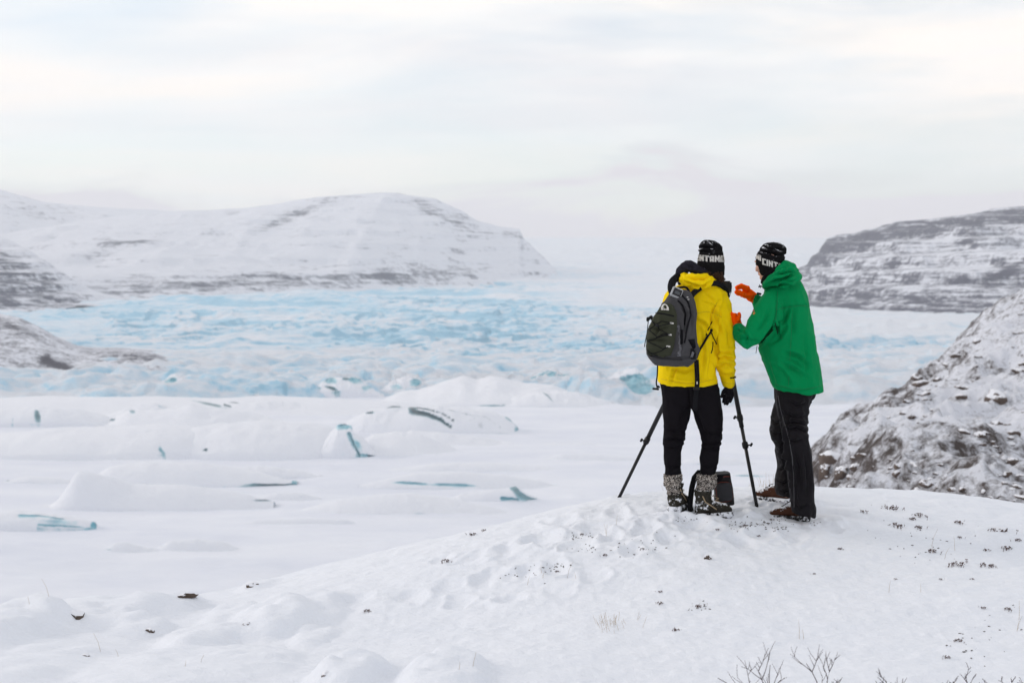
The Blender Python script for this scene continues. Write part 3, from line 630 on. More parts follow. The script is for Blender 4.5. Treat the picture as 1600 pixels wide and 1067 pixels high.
FW = [(1.16, 9.60, .10, .14, .022), (1.37, 9.55, .19, .10, .022), (1.88, 9.50, .20, .10, .022), (1.86, 10.0, .18, .12, .02), (.80, 10.6, .05, .05, .02), (1.70, 9.80, .05, .05, .02), (1.45, 9.85, .13, .10, .012)]
def ground_z(X, Y, detail=True):
    Z = gs(X, Y)
    near = (1 - sstep(12, 16, Y))
    for k, (c0, w, d, h) in enumerate(MW):
        wx = w * c0[1]
        q = ((X - c0[0]) / wx) ** 2 + ((Y - c0[1]) / d) ** 2
        q = q * (1 + 0.35 * noise(st3(X * 5, Y * 5, k * 1.7), 5))
        Z = Z + 0.55 * h * (1 + 0.25 * noise(st3(X * 9, Y * 9, k * 3.1), 6)) * sstep(0, 1, np.clip(1 - q / 2.0, 0, 1) * 1.15)
    for k, (c0, w, d, h) in enumerate(PW):
        wx = w * c0[1] * 0.8
        q = np.sqrt(((X - c0[0]) / wx) ** 2 + ((Y - c0[1]) / d) ** 2) * (1 + 0.4 * noise(st3(X * 9, Y * 9, k * 2.3), 8))
        Z = Z - 0.62 * h * np.exp(-(q ** 3)) + 0.28 * h * np.exp(-((q - 1.45) / 0.35) ** 2)
    for k, (fx, fy, fw, fd, h) in enumerate(FW):      # boots, tripod feet and bag pressed in, snow pushed up around
        q = np.sqrt(((X - fx) / fw) ** 2 + ((Y - fy) / fd) ** 2) * (1 + 0.3 * noise(st3(X * 14, Y * 14, k * 1.9), 18))
        Z = Z - h * np.exp(-(q ** 4)) + 0.9 * h * np.exp(-((q - 1.4) / 0.28) ** 2)
    if detail:
        Z = Z + near * (0.030 * fbm(st3(X * 1.1, Y * 1.4, 0.), 4, 91) + 0.014 * fbm(st3(X * 6, Y * 8, 0.), 5, 92) + 0.006 * ridged(st3(X * 14, Y * 22, 0.), 3, 95)) + (1 - near) * 0.4 * fbm(st3(X * .2, Y * .2, 0.), 3, 9)
        tr = np.exp(-(((X - 0.9) / 1.3) ** 2 + ((Y - 9.3) / 1.0) ** 2))
        Z = Z + tr * 0.035 * fbm(st3(X * 6, Y * 6, 3.), 4, 97)
    return Z
def ground():
    a = np.linspace(-1, 1, 620); xs = 3.9 * a * (1 + 0.0) + 32 * np.abs(a) ** 9 * np.sign(a) + 0.9
    s = np.linspace(0, 1, 560)
    ys = np.interp(s, [0, 0.06, 0.86, 1.0], [-16, 5.6, 11.9, 62])
    ys = np.convolve(np.r_[[ys[0]] * 8, ys, [ys[-1]] * 8], np.ones(17) / 17, 'valid'); ys[0] = -16; ys[-1] = 62
    X, Y = np.meshgrid(xs, ys, indexing='ij')
    me = grid_mesh('snowy_ground', st3(X, Y, ground_z(X, Y)))
    return tag(link('snowy_ground', me, M_SNOW), kind='structure')
ground()
def gat(px, py, y0=4, y1=12.5): return ray_surface(ground_z, px, py, y0, y1)
def gz(x, y): return float(ground_z(np.array([x]), np.array([y]))[0])

# rocks -------------------------------------------------------
def rock_mat(name, cols, nscale, snow=0.5, bd=0.01):
    m, t, b = new_mat(name)
    geo = N(t, 'ShaderNodeNewGeometry'); sep = N(t, 'ShaderNodeSeparateXYZ'); t.links.new(geo.outputs['Normal'], sep.inputs[0])
    n = tnoise(t, nscale, 7, 0.65)
    v = mth(t, 'ADD', mth(t, 'MULTIPLY', sep.outputs[2], 0.8), mth(t, 'MULTIPLY', mth(t, 'SUBTRACT', n, 0.5), 0.9))
    f = ramp(t, v, [(snow, 0.0), (min(snow + 0.10, 1), 1.0)])
    rc = mixc(t, tnoise(t, nscale * 2, 6, 0.7), *cols)
    t.links.new(mixc(t, f, rc, (0.79, 0.81, 0.865)), b.inputs['Base Color']); b.inputs['Roughness'].default_value = 0.85
    bump(t, b, mth(t, 'ADD', n, mth(t, 'MULTIPLY', f, 0.25)), 0.7, bd)
    return m
M_ROCKN = rock_mat('near_stone', ((0.035, 0.025, 0.02), (0.12, 0.085, 0.065)), 22, 0.30, 0.01)
M_ROCKH = rock_mat('hill_stone', ((0.045, 0.034, 0.030), (0.15, 0.11, 0.09)), 2.2, 0.40, 0.12)
def rock_mesh(seed, sub=3):
    bm = bmesh.new(); bmesh.ops.create_icosphere(bm, subdivisions=sub, radius=1.0)
    co = np.array([v.co[:] for v in bm.verts])
    n = fbm(co * 1.1 + seed * 7.3, 4, seed); co2 = co * (1 + 0.55 * n)[:, None]
    r_ = np.random.default_rng(seed)
    for k in range(7):                       # chipped faces
        d = r_.normal(size=3); d /= np.linalg.norm(d); h = co2 @ d; lim = 0.62 + 0.2 * r_.random()
        co2 -= np.where(h > lim, (h - lim) * 0.85, 0)[:, None] * d
    for v, c0 in zip(bm.verts, co2): v.co = c0
    me = bpy.data.meshes.new('stone'); bm.to_mesh(me); bm.free()
    for p_ in me.polygons: p_.use_smooth = False
    return me
RM = [rock_mesh(k) for k in range(6)]
RMc = {}
def rock(k, loc, scl, rz, label, group, mat, name='stone', cat='stone'):
    key = (k, mat.name)
    if key not in RMc:
        me = RM[k].copy(); me.materials.append(mat); RMc[key] = me
    o = link(name, RMc[key], None); o.location = loc; o.scale = scl; o.rotation_euler = (0.25 * math.sin(rz * 3), 0.25 * math.cos(rz * 5), rz)
    return tag(o, label, cat, group)
for k, (px, py, w, h, dz, lab) in enumerate([
    (114, 960, 15, 11, 0, 'dark brown stone bared at the left end of a snow hump'),
    (291, 933, 17, 6, 0, 'flat dark stone with a snow cap on the snow edge'),
    (392, 915, 12, 8, 0, 'dark stone tip under a snow hummock further right on the edge'),
    (508, 1055, 8, 7, 0, 'small dark stone at the foot of the hummock at bottom centre left'),
    (232, 985, 9, 6, 0, 'small dark stone in the hollow of a snow arch'),
    (1106, 873, 7, 7, 0, 'single small brown stone in the snow below the photographers'),
    (1566, 830, 14, 12, 0, 'brown stone by the right edge under a snow hummock'),
    (384, 976, 7, 6, 0, 'stone nick between two snow humps'),
    (131, 1024, 8, 4, 0, 'flat dark chip low at the left')]):
    w3 = gat(px, py); s_ = 1 / FPX * w3[1]
    rock(k % 6, (w3[0], w3[1] + w * s_ * 0.5, w3[2] - h * s_ * 0.15), (w * s_, w * s_ * 0.9, h * s_), k * 1.3, lab, 'stones showing through the near snow', M_ROCKN)
def hat(px, py): return ray_surface(hill_z, px, py, 24, 125, 700)
hand = [(1300, 722, 22, 24, 'large rounded brown outcrop at the foot of the rocky slope'), (1289, 740, 12, 18, 'brown boulder leaning on the outcrop beside the green jacket'), (1443, 602, 22, 10, 'dark crag halfway up the left edge of the slope'),
        (1437, 592, 12, 8, 'black rock knob above the dark crag'), (1563, 627, 20, 18, 'big brown boulder high on the right of the slope'), (1505, 622, 14, 6, 'dark ledge left of the big brown boulder'), (1508, 676, 12, 8, 'brown block with a flat snow top on the lower slope'),
        (1532, 680, 14, 7, 'dark overhanging slab beside the brown block'), (1584, 678, 13, 7, 'low dark rock right of the overhanging slab'), (1452, 758, 14, 9, 'brown boulder just behind the knoll edge'), (1437, 768, 9, 6, 'squat boulder in front of the brown one behind the knoll'),
        (1584, 725, 14, 9, 'brown rock with snow on its back near the right edge'), (1590, 762, 9, 8, 'rusty boulder low on the right edge'), (1315, 742, 14, 16, 'tall dark rock split from the outcrop'), (1402, 742, 10, 9, 'dark stone in the middle of the lower slope')]
for k, (px, py, w, h, lab) in enumerate(hand):
    w3 = hat(px, py); s_ = w3[1] / FPX
    rock(k % 6, (w3[0], w3[1] + w * s_ * 0.4, w3[2]), (w * s_, w * s_ * 0.9, h * s_), k * 2.1, lab, 'boulders on the snowy hillside', M_ROCKH, 'boulder', 'boulder')
rr = random.Random(5); n_ = 0
while n_ < 190:
    px = rr.uniform(1280, 1640); py = rr.uniform(470, 800)
    lim = np.interp(px, [1262, 1290, 1330, 1380, 1440, 1480, 1530, 1600, 1700], [720, 680, 655, 630, 580, 540, 492, 462, 440])
    if py < lim + 8: continue
    if noise(np.array([px * .018, py * .022, 3.3]), 5) + 0.25 * rr.random() < 0.05: continue
    w3 = hat(px, py); s_ = w3[1] / FPX; w = rr.choice([2, 2.5, 3, 3, 4, 5, 7, 10]) ; h = w * rr.uniform(0.4, 0.8)
    rock(rr.randrange(6), (w3[0], w3[1] + w * s_ * 0.3, w3[2] - h * s_ * 0.2), (w * s_ * rr.uniform(.9, 1.6), w * s_, h * s_), rr.uniform(0, 6), 'small dark rock scattered in the snow of the right hillside', 'small rocks on the snowy hillside', M_ROCKH, 'rock', 'rock'); n_ += 1

# plants --------------------------------------------------------
def tube_bm(bm, pts, radii, n=5, cap=True):
    pts = [Vector(p_) for p_ in pts]; rings = []
    up = Vector((0, 0, 1))
    for i, p_ in enumerate(pts):
        d = (pts[min(i + 1, len(pts) - 1)] - pts[max(i - 1, 0)]).normalized()
        a = d.cross(up if abs(d.z) < 0.95 else Vector((1, 0, 0))).normalized(); b_ = d.cross(a)
        rings.append([bm.verts.new(p_ + (a * math.cos(q) + b_ * math.sin(q)) * radii[i]) for q in [2 * math.pi * k / n for k in range(n)]])
    for r0, r1 in zip(rings, rings[1:]):
        for k in range(n): bm.faces.new((r0[k], r0[(k + 1) % n], r1[(k + 1) % n], r1[k]))
    if cap:
        bm.faces.new(rings[0]); bm.faces.new(rings[-1][::-1])
def bm_obj(name, bm, mat, parent=None, loc=None, smooth=True):
    bmesh.ops.recalc_face_normals(bm, faces=bm.faces)
    me = bpy.data.meshes.new(name); bm.to_mesh(me); bm.free()
    for p_ in me.polygons: p_.use_smooth = smooth
    return link(name, me, mat, parent, loc)
def simple(name, col, rough=0.6, spec=0.3, metal=0.0, sheen=0.0):
    m, t, b = new_mat(name); b.inputs['Base Color'].default_value = tuple(col) + (1,); b.inputs['Roughness'].default_value = rough
    b.inputs['Specular IOR Level'].default_value = spec; b.inputs['Metallic'].default_value = metal
    if max(col) < 0.06: b.inputs['IOR'].default_value = 1.3
    return m
M_TWIG = simple('twig_bark', (0.045, 0.022, 0.028), 0.7)
M_GRASS = simple('dry_grass', (0.42, 0.33, 0.22), 0.8)
M_HEATH = simple('heather', (0.085, 0.045, 0.04), 0.9)
M_SOIL = simple('soil', (0.05, 0.04, 0.032), 0.95)
def branch(bm, p, d, L, r, depth, R_):
    n = 5; pts = [Vector(p)]; dd = Vector(d).normalized()
    for i in range(n):
        dd = (dd + Vector((R_.uniform(-.16, .16), R_.uniform(-.16, .16), R_.uniform(-.10, .14)))).normalized(); pts.append(pts[-1] + dd * L / n)
    tube_bm(bm, pts, [r * (1 - 0.12 * i) for i in range(n + 1)], 5)
    if depth > 0:
        for k in range(R_.choice([3, 4])):
            i = R_.randint(1, n); q = pts[i]; s = (-1) ** k
            side = Vector((s * R_.uniform(.5, .9), R_.uniform(-.4, .4), R_.uniform(.0, .6)))
            branch(bm, q, dd + side, L * R_.uniform(.35, .6), r * 0.6, depth - 1, R_)
    else:
        for i in range(1, n + 1):             # buds
            q = pts[i]; bmesh.ops.create_icosphere(bm, subdivisions=1, radius=r * 1.5, matrix=Matrix.Translation(q + Vector((R_.uniform(-1, 1), R_.uniform(-1, 1), 0)) * r))
shrubs = [(1210, 1085, 6.1, [(-0.9, 0, .28, .38), (-.28, 0, 1, .28), (-.1, 0, .9, .27), (.25, 0, .8, .18)], 'bare reddish shrub poking up at the bottom edge, tallest of its kind'),
          (1290, 1090, 6.1, [(-.35, 0, 1, .30), (.1, 0, 1, .22), (.6, 0, .6, .2)], 'bare shrub with forked twigs just right of the tallest one'),
          (1408, 1082, 6.1, [(-.9, 0, .3, .16), (.1, 0, 1, .17), (-.5, 0, .5, .18)], 'small bare twig lying low right of the forked shrub'),
          (1515, 1080, 6.1, [(-.1, 0, 1, .17), (.4, 0, .8, .13), (-.6, 0, .7, .14)], 'thin bare shrub at the bottom near the right corner'),
          (1598, 1078, 6.1, [(-.6, 0, .5, .12), (.1, 0, 1, .12)], 'last bare twig in the bottom right corner')]
for k, (px, py, Y, dirs, lab) in enumerate(shrubs):
    R_ = random.Random(20 + k); bm = bmesh.new(); w3 = P(px, py, Y); w3[2] = min(w3[2], gz(w3[0], Y) + 0.0) if False else gz(w3[0], w3[1])
    for dx, dy, dz, L in dirs: branch(bm, (0, 0, -0.02), (dx, R_.uniform(-.2, .2), dz), L * 0.74, 0.0032, 2, R_)
    tag(bm_obj('bare_shrub', bm, M_TWIG, loc=tuple(w3)), lab, 'shrub', 'bare shrubs along the bottom edge')
def tuft_mesh(seed, spread=0.05, n=34):
    R_ = random.Random(seed); bm = bmesh.new()
    for k in range(n):
        x, y = R_.gauss(0, spread), R_.gauss(0, spread * .8); L = R_.uniform(.01, .035)
        p1 = Vector((x + R_.uniform(-.012, .012), y, L)); tube_bm(bm, [(x, y, -.02), p1], [.0016, .0012], 4)
        for j in range(3):
            bmesh.ops.create_icosphere(bm, subdivisions=1, radius=R_.uniform(.002, .005), matrix=Matrix.Translation(p1 + Vector((R_.uniform(-.008, .008), R_.uniform(-.008, .008), R_.uniform(-.012, .004)))))
    bmesh.ops.recalc_face_normals(bm, faces=bm.faces)
    me = bpy.data.meshes.new('heather_tuft'); bm.to_mesh(me); bm.free(); me.materials.append(M_HEATH); return me
TM = [tuft_mesh(1), tuft_mesh(2, .035, 22), tuft_mesh(3, .02, 12)]
tl = [(1387, 795, 0, 1.0, 'dark heather tuft on the knoll crest right of the green jacket'), (1437, 806, 1, .9, 'second heather tuft from the crest one, nearer the right'), (1425, 812, 2, .9, None), (1400, 822, 1, 1.0, 'heather tuft straight below the crest tuft'),
      (1436, 825, 2, 1, None), (1348, 800, 2, .8, None), (1495, 883, 1, 1, 'left one of two heather tufts on the lower right snow'), (1542, 885, 1, .95, 'right one of two heather tufts on the lower right snow'), (1497, 817, 2, 1, None), (1560, 830, 1, .9, 'heather tuft at the stone near the right edge'), (1575, 858, 2, 1, None),
      (1458, 862, 2, 1, None), (1312, 858, 2, .6, None), (1031, 925, 2, .5, None), (1032, 943, 2, .6, None), (1092, 948, 2, .7, None), (1055, 985, 2, .7, None), (1272, 897, 2, .4, None), (1500, 1002, 2, .7, None), (1575, 952, 2, .7, None), (1535, 950, 2, .5, None), (1480, 1028, 2, .6, None), (698, 877, 2, .9, None), (574, 955, 2, .8, None), (737, 836, 2, .9, None), (757, 829, 2, .6, None),
      (1500, 840, 2, .6, None), (1540, 860, 2, .7, None), (1590, 845, 2, .8, None), (1520, 905, 2, .4, None), (1470, 905, 2, .4, None), (1205, 812, 2, .5, None), (945, 868, 2, .6, None), (1005, 858, 2, .5, None), (1165, 822, 2, .7, None), (1120, 828, 2, .5, None), (1400, 905, 2, .35, None), (910, 835, 2, .5, None), (870, 893, 2, .5, None), (1185, 838, 2, .5, None)]
for k, (px, py, m_, s_, lab) in enumerate(tl):
    w3 = gat(px, py); o = link('heather_tuft', TM[m_], None); o.location = tuple(w3); s_ *= .8; o.scale = (s_ * 1.2, s_ * 1.2, s_ * .75); o.rotation_euler = (0, 0, k * 1.7)
    tag(o, lab or 'tiny dark sprig of heather poking through the snow', 'plant', 'heather tufts in the snow')
def grass():
    R_ = random.Random(9); bm = bmesh.new()
    spots = [(r_, s) for r_, s in [((1215, 752), 18), ((1195, 755), 10), ((650, 845), 6), ((690, 832), 5), ((590, 852), 4), ((740, 820), 3), ((60, 950), 2), ((845, 900), 5), ((960, 830), 3), ((1400, 920), 2), ((700, 1040), 2), ((300, 1040), 2), ((1260, 990), 2), ((1590, 980), 4), ((190, 1020), 2), ((1500, 860), 4), ((500, 870), 3), ((1030, 770), 3), ((1180, 760), 5)]]
    for (px, py), n in spots:
        c0 = gat(px, max(py, 790)) if py > 790 else P(px, py + 12, 10.9)
        for k in range(n):
            x = c0[0] + R_.gauss(0, .09); y = c0[1] + R_.gauss(0, .1); z = gz(x, y) - .01; L = R_.uniform(.04, .12); a = R_.uniform(-.35, .35); e_ = R_.uniform(-.3, .3)
            tube_bm(bm, [(x, y, z), (x + a * L * .4, y, z + L * .55), (x + a * L + e_ * .02, y, z + L)], [.0012, .0009, .0005], 3, False)
    # dry seed head clump
    c0 = gat(958, 975)
    for k in range(38):
        x = c0[0] + R_.gauss(0, .06); y = c0[1] + R_.gauss(0, .07); z = gz(x, y); L = R_.uniform(.01, .06)
        tube_bm(bm, [(x, y, z), (x + R_.uniform(-.02, .02), y, z + L)], [.0008, .0006], 3, False)
    tag(bm_obj('dry_grass', bm, M_GRASS), 'sparse dry grass blades standing out of the snow', 'grass', kind='stuff')
grass()
def specks():
    R_ = random.Random(4); bm = bmesh.new()
    for (px, py, sx, sy, n) in [(1185, 816, 50, 9, 50), (1160, 822, 30, 8, 30), (1215, 826, 16, 4, 18), (1075, 812, 30, 4, 22), (905, 838, 24, 5, 26), (868, 885, 26, 5, 26), (915, 858, 30, 5, 18), (1000, 850, 60, 20, 30), (1275, 818, 10, 4, 10), (1450, 850, 90, 30, 30), (1090, 945, 30, 10, 20), (820, 895, 40, 10, 18), (1530, 1000, 60, 40, 30)]:
        for k in range(n):
            w3 = gat(R_.gauss(px, sx * .5), R_.gauss(py, sy * .5), 6, 11.2)
            r_ = R_.uniform(.0012, .0045); M_ = Matrix.Translation((w3[0], w3[1], w3[2] + r_ * .2)) @ Matrix.Rotation(R_.uniform(0, 6), 4, 'Z') @ Matrix.Diagonal((r_ * R_.uniform(1, 3), r_ * 1.2, r_ * .7, 1))
            bmesh.ops.create_icosphere(bm, subdivisions=1, radius=1, matrix=M_)
    tag(bm_obj('soil_specks', bm, M_SOIL, smooth=False), 'dark crumbs of soil and moss on the trodden snow', 'soil', kind='stuff')
specks()

# haze ----------------------------------------------------------
def haze():
    m = bpy.data.materials.new('haze'); m.use_nodes = True; t = m.node_tree; t.nodes.clear()
    o_ = N(t, 'ShaderNodeOutputMaterial'); v = N(t, 'ShaderNodeVolumePrincipled')
    v.inputs['Density'].default_value = 1.4e-4; v.inputs['Color'].default_value = (0.93, 0.95, 0.985, 1); v.inputs['Anisotropy'].default_value = 0.0
    t.links.new(v.outputs[0], o_.inputs['Volume'])
    bm = bmesh.new(); bmesh.ops.create_cube(bm, size=1.0, matrix=Matrix.Translation((0, 0, (430 - 62) / 2)) @ Matrix.Diagonal((18400, 18400, 430 + 62, 1)))
    tag(bm_obj('haze', bm, m, smooth=False), 'pale winter haze filling the valley', 'haze', kind='stuff')
haze()
# ============================================================ people
def fabric(name, col, rough=0.6, weave=900, bd=0.0006, var=0.08, spec=0.3, fold=0.0):
    m, t, b = new_mat(name)
    n = tnoise(t, 9, 4)
    c2 = tuple(min(1, c_ * (1 + var)) for c_ in col); c1 = tuple(c_ * (1 - var) for c_ in col)
    t.links.new(mixc(t, n, c1, c2), b.inputs['Base Color']); b.inputs['Roughness'].default_value = rough
    b.inputs['Specular IOR Level'].default_value = spec; b.inputs['IOR'].default_value = 1.2
    h = mth(t, 'ADD', tnoise(t, weave, 2), mth(t, 'MULTIPLY', tnoise(t, 30, 5, 0.6), 6.0))
    bump(t, b, h, 0.5, bd + 0.0008)
    return m
M_YEL = fabric('yellow_shell', (0.86, 0.61, 0.004), 0.6, spec=0.12)
M_GRN = fabric('green_shell', (0.001, 0.225, 0.070), 0.6, spec=0.12)
M_ORG = fabric('orange_fleece', (1.0, 0.10, 0.002), 0.9, 400, 0.002, spec=0.05)
M_BLK = fabric('black_cloth', (0.009, 0.008, 0.010), 0.8, spec=0.08)
M_BLK2 = fabric('black_shell_trouser', (0.011, 0.010, 0.012), 0.55, spec=0.22)
M_SKIN = simple('skin', (0.62, 0.36, 0.27), 0.55)
M_HAIR = simple('hair', (0.055, 0.028, 0.016), 0.55)
M_PLAS = simple('black_plastic', (0.015, 0.015, 0.016), 0.4, 0.4)
M_RUB = simple('rubber', (0.02, 0.019, 0.018), 0.8)
M_WHT = simple('white_print', (0.62, 0.60, 0.57), 0.8)
def snowy(name, col, amount, col2=None, scale=60, up=0.5):
    """cloth or leather with snow clinging to it"""
    m, t, b = new_mat(name)
    geo = N(t, 'ShaderNodeNewGeometry'); sep = N(t, 'ShaderNodeSeparateXYZ'); t.links.new(geo.outputs['Normal'], sep.inputs[0])
    n = mth(t, 'ADD', mth(t, 'MULTIPLY', tnoise(t, scale, 6, 0.75), 0.6), mth(t, 'MULTIPLY', tnoise(t, scale * 0.22, 3, 0.6), 0.45))
    v = mth(t, 'ADD', n, mth(t, 'MULTIPLY', sep.outputs[2], up * 0.3))
    f = ramp(t, v, [(amount, 0.0), (amount + 0.05, 1.0)])
    base = mixc(t, tnoise(t, scale * 0.8, 4), col, col2 or col)
    t.links.new(mixc(t, f, base, (0.80, 0.82, 0.87)), b.inputs['Base Color']); b.inputs['Roughness'].default_value = 0.85; b.inputs['Specular IOR Level'].default_value = 0.12; b.inputs['IOR'].default_value = 1.2
    bump(t, b, mth(t, 'ADD', mth(t, 'MULTIPLY', f, 0.6), n), 0.6, 0.004)
    return m
M_BOOT = snowy('boot_leather', (0.022, 0.021, 0.017), 0.585, (0.045, 0.041, 0.033), 42, 0.5)
M_SOLE = snowy('boot_sole', (0.02, 0.02, 0.02), 0.50, None, 26, 0.1)
M_SHOE = snowy('brown_leather', (0.05, 0.022, 0.014), 0.63, (0.085, 0.038, 0.024), 50, 0.6)
M_HATM = snowy('black_knit', (0.006, 0.006, 0.007), 0.665, (0.012, 0.011, 0.012), 75, 0.42)
M_HOODB = snowy('black_hood_cloth', (0.016, 0.015, 0.022), 0.72, (0.024, 0.022, 0.03), 60, 0.5)
m, t, b = new_mat('speckled_wool'); M_WOOL = m
vo = N(t, 'ShaderNodeTexVoronoi', ins={'Scale': 170.0}); t.links.new(N(t, 'ShaderNodeNewGeometry').outputs['Position'], vo.inputs['Vector'])
sp = N(t, 'ShaderNodeSeparateColor'); t.links.new(vo.outputs['Color'], sp.inputs[0])
t.links.new(ramp(t, sp.outputs[0], [(0.0, (0.02, 0.018, 0.016)), (0.42, (0.035, 0.03, 0.028)), (0.55, (0.26, 0.22, 0.19)), (1.0, (0.62, 0.57, 0.52))]), b.inputs['Base Color'])
b.inputs['Roughness'].default_value = 0.95; bump(t, b, vo.outputs['Distance'], 1.0, 0.006)

class Fig:
    def __init__(s, D): s.D = D
    def pt(s, px, py, dy=0.0): return Vector(P(px, py, s.D + dy))
    def mm(s, px): return px / FPX * s.D
def add_rings(bm, rings):
    vr = [[bm.verts.new(p_) for p_ in r_] for r_ in rings]; n = len(vr[0])
    for r0, r1 in zip(vr, vr[1:]):
        for k in range(n): bm.faces.new((r0[k], r0[(k + 1) % n], r1[(k + 1) % n], r1[k]))
    bm.faces.new(vr[0][::-1]); bm.faces.new(vr[-1])
def loft(bm, fg, rings, n=24, shrink=1.0):
    """rings: (xl, yl, xr, yr, dy, half depth, [power], [near side drop px]) — the two edges of the outline and the depth of the section"""
    Ls = [fg.pt(r_[0], r_[1], r_[4]) for r_ in rings]; Rs = [fg.pt(r_[2], r_[3], r_[4]) for r_ in rings]
    Cs = [(a + b_) / 2 for a, b_ in zip(Ls, Rs)]; out_ = []
    for i, r_ in enumerate(rings):
        ax = (Cs[min(i + 1, len(Cs) - 1)] - Cs[max(i - 1, 0)]); ax.normalize()
        a = (Rs[i] - Ls[i]) / 2 * shrink; bb = ax.cross(a); bb.normalize()
        if bb.y > 0: bb = -bb                 # towards the camera
        bb *= r_[5] * shrink; pw = r_[6] if len(r_) > 6 else 2.0; drop = fg.mm(r_[7]) if len(r_) > 7 else 0
        ring = []
        for k in range(n):
            q = 2 * math.pi * k / n; c_, s_ = math.cos(q), math.sin(q)
            e_ = 2.0 / pw; cc = math.copysign(abs(c_) ** e_, c_); ss = math.copysign(abs(s_) ** e_, s_)
            ring.append(Cs[i] + a * cc + bb * ss + Vector((0, 0, -drop * max(ss, 0))))
        out_.append(ring)
    add_rings(bm, out_)
def limb(bm, fg, pts, n=14, shrink=1.0, flat=1.0):
    """pts: (px, py, dy, radius px)"""
    W = [fg.pt(a, b_, c_) for a, b_, c_, r_ in pts]; R_ = [fg.mm(r_[3]) * shrink for r_ in pts]
    rings = []; prev = None
    for i, w in enumerate(W):
        d = (W[min(i + 1, len(W) - 1)] - W[max(i - 1, 0)]).normalized()
        a = d.cross(Vector((0, 1, 0))) if prev is None else (prev - d * prev.dot(d))
        if a.length < 1e-4: a = Vector((1, 0, 0))
        a.normalize(); b_ = d.cross(a); prev = a
        rings.append([w + (a * math.cos(q) + b_ * math.sin(q) * flat) * R_[i] for q in [2 * math.pi * k / n for k in range(n)]])
    # rounded ends
    def cap(c0, ring, d, r_):
        return [[c0 + d * r_ * math.sin(t_) + (p_ - c0) * math.cos(t_) for p_ in ring] for t_ in (math.radians(35), math.radians(65))]
    d0 = (W[0] - W[1]).normalized(); d1 = (W[-1] - W[-2]).normalized()
    rings = cap(W[0], rings[0], d0, R_[0] * 0.9)[::-1] + rings + cap(W[-1], rings[-1], d1, R_[-1] * 0.9)
    add_rings(bm, rings)
def ellipsoid(bm, c0, rad, rot=None):
    M_ = Matrix.Translation(c0) @ (rot.to_4x4() if rot else Matrix.Identity(4)) @ Matrix.Diagonal((*rad, 1))
    bmesh.ops.create_uvsphere(bm, u_segments=24, v_segments=16, radius=1, matrix=M_)
def fuse(bm, vox, smooth=3, fac=0.5):
    """one continuous skin around all the volumes in bm"""
    bmesh.ops.recalc_face_normals(bm, faces=bm.faces)
    me = bpy.data.meshes.new('tmp'); bm.to_mesh(me); bm.free()
    o = bpy.data.objects.new('tmp', me); COL.objects.link(o)
    md = o.modifiers.new('r', 'REMESH'); md.mode = 'VOXEL'; md.voxel_size = vox
    if smooth:
        sm = o.modifiers.new('s', 'SMOOTH'); sm.iterations = smooth; sm.factor = fac
    dg = bpy.context.evaluated_depsgraph_get(); dg.update()
    m2 = bpy.data.meshes.new_from_object(o.evaluated_get(dg))
    bpy.data.objects.remove(o); bpy.data.meshes.remove(me)
    for p_ in m2.polygons: p_.use_smooth = True
    return m2
def get_np(me):
    V = np.empty(len(me.vertices) * 3, np.float32); me.vertices.foreach_get('co', V)
    Nn = np.empty(len(me.vertices) * 3, np.float32); me.vertices.foreach_get('normal', Nn)
    return V.reshape(-1, 3).astype(float), Nn.reshape(-1, 3).astype(float)
def set_np(me, V): me.vertices.foreach_set('co', V.astype(np.float32).ravel()); me.update()
def creases(me, strokes, noise_amp=0.004, nscale=(7, 7, 3.5), seed=1, fine=0.0012, side=-0.15):
    V, Nn = get_np(me); px, py = proj(V)
    face = sstep(-side, -side - 0.35, Nn[:, 1] + 0 * side) if False else sstep(0.25, -0.15, Nn[:, 1])
    d = np.zeros(len(V))
    for s in strokes:
        pl, dep, w = s[0], s[1] * 2.5, s[2]
        q, al, sg = seg_dist(px, py, pl)
        taper = np.sin(np.pi * np.clip(al, 0.04, 0.96)) ** 0.7
        # groove with a soft roll on one side of it
        d += face * taper * dep * (-np.exp(-(q / w) ** 2) + 0.8 * np.exp(-((q - 2.0 * w) / (1.3 * w)) ** 2) * (sg > 0) + 0.25 * np.exp(-((q - 1.7 * w) / (1.2 * w)) ** 2) * (sg <= 0))
    p_ = V * np.array(nscale)
    d += 2.0 * noise_amp * (fbm(p_, 3, seed) + 0.6 * (ridged(p_ * 1.7 + 3, 2, seed + 5) - 0.4)) + fine * fbm(V * 45, 2, seed + 8)
    set_np(me, V + Nn * d[:, None])
    return me
def bvh_of(me): 
    me.calc_loop_triangles() if hasattr(me, 'calc_loop_triangles') else None
    return BVHTree.FromPolygons([v.co[:] for v in me.vertices], [tuple(p_.vertices) for p_ in me.polygons])
CAMP = Vector((0, 0, CAMZ))
def hit(bvh, px, py, fallback=9.3):
    q = Vector(P(px, py, 5.0)); d = (q - CAMP).normalized()
    h = bvh.ray_cast(CAMP, d)
    if h[0] is None: return Vector(P(px, py, fallback)), -d
    return h[0], h[1]
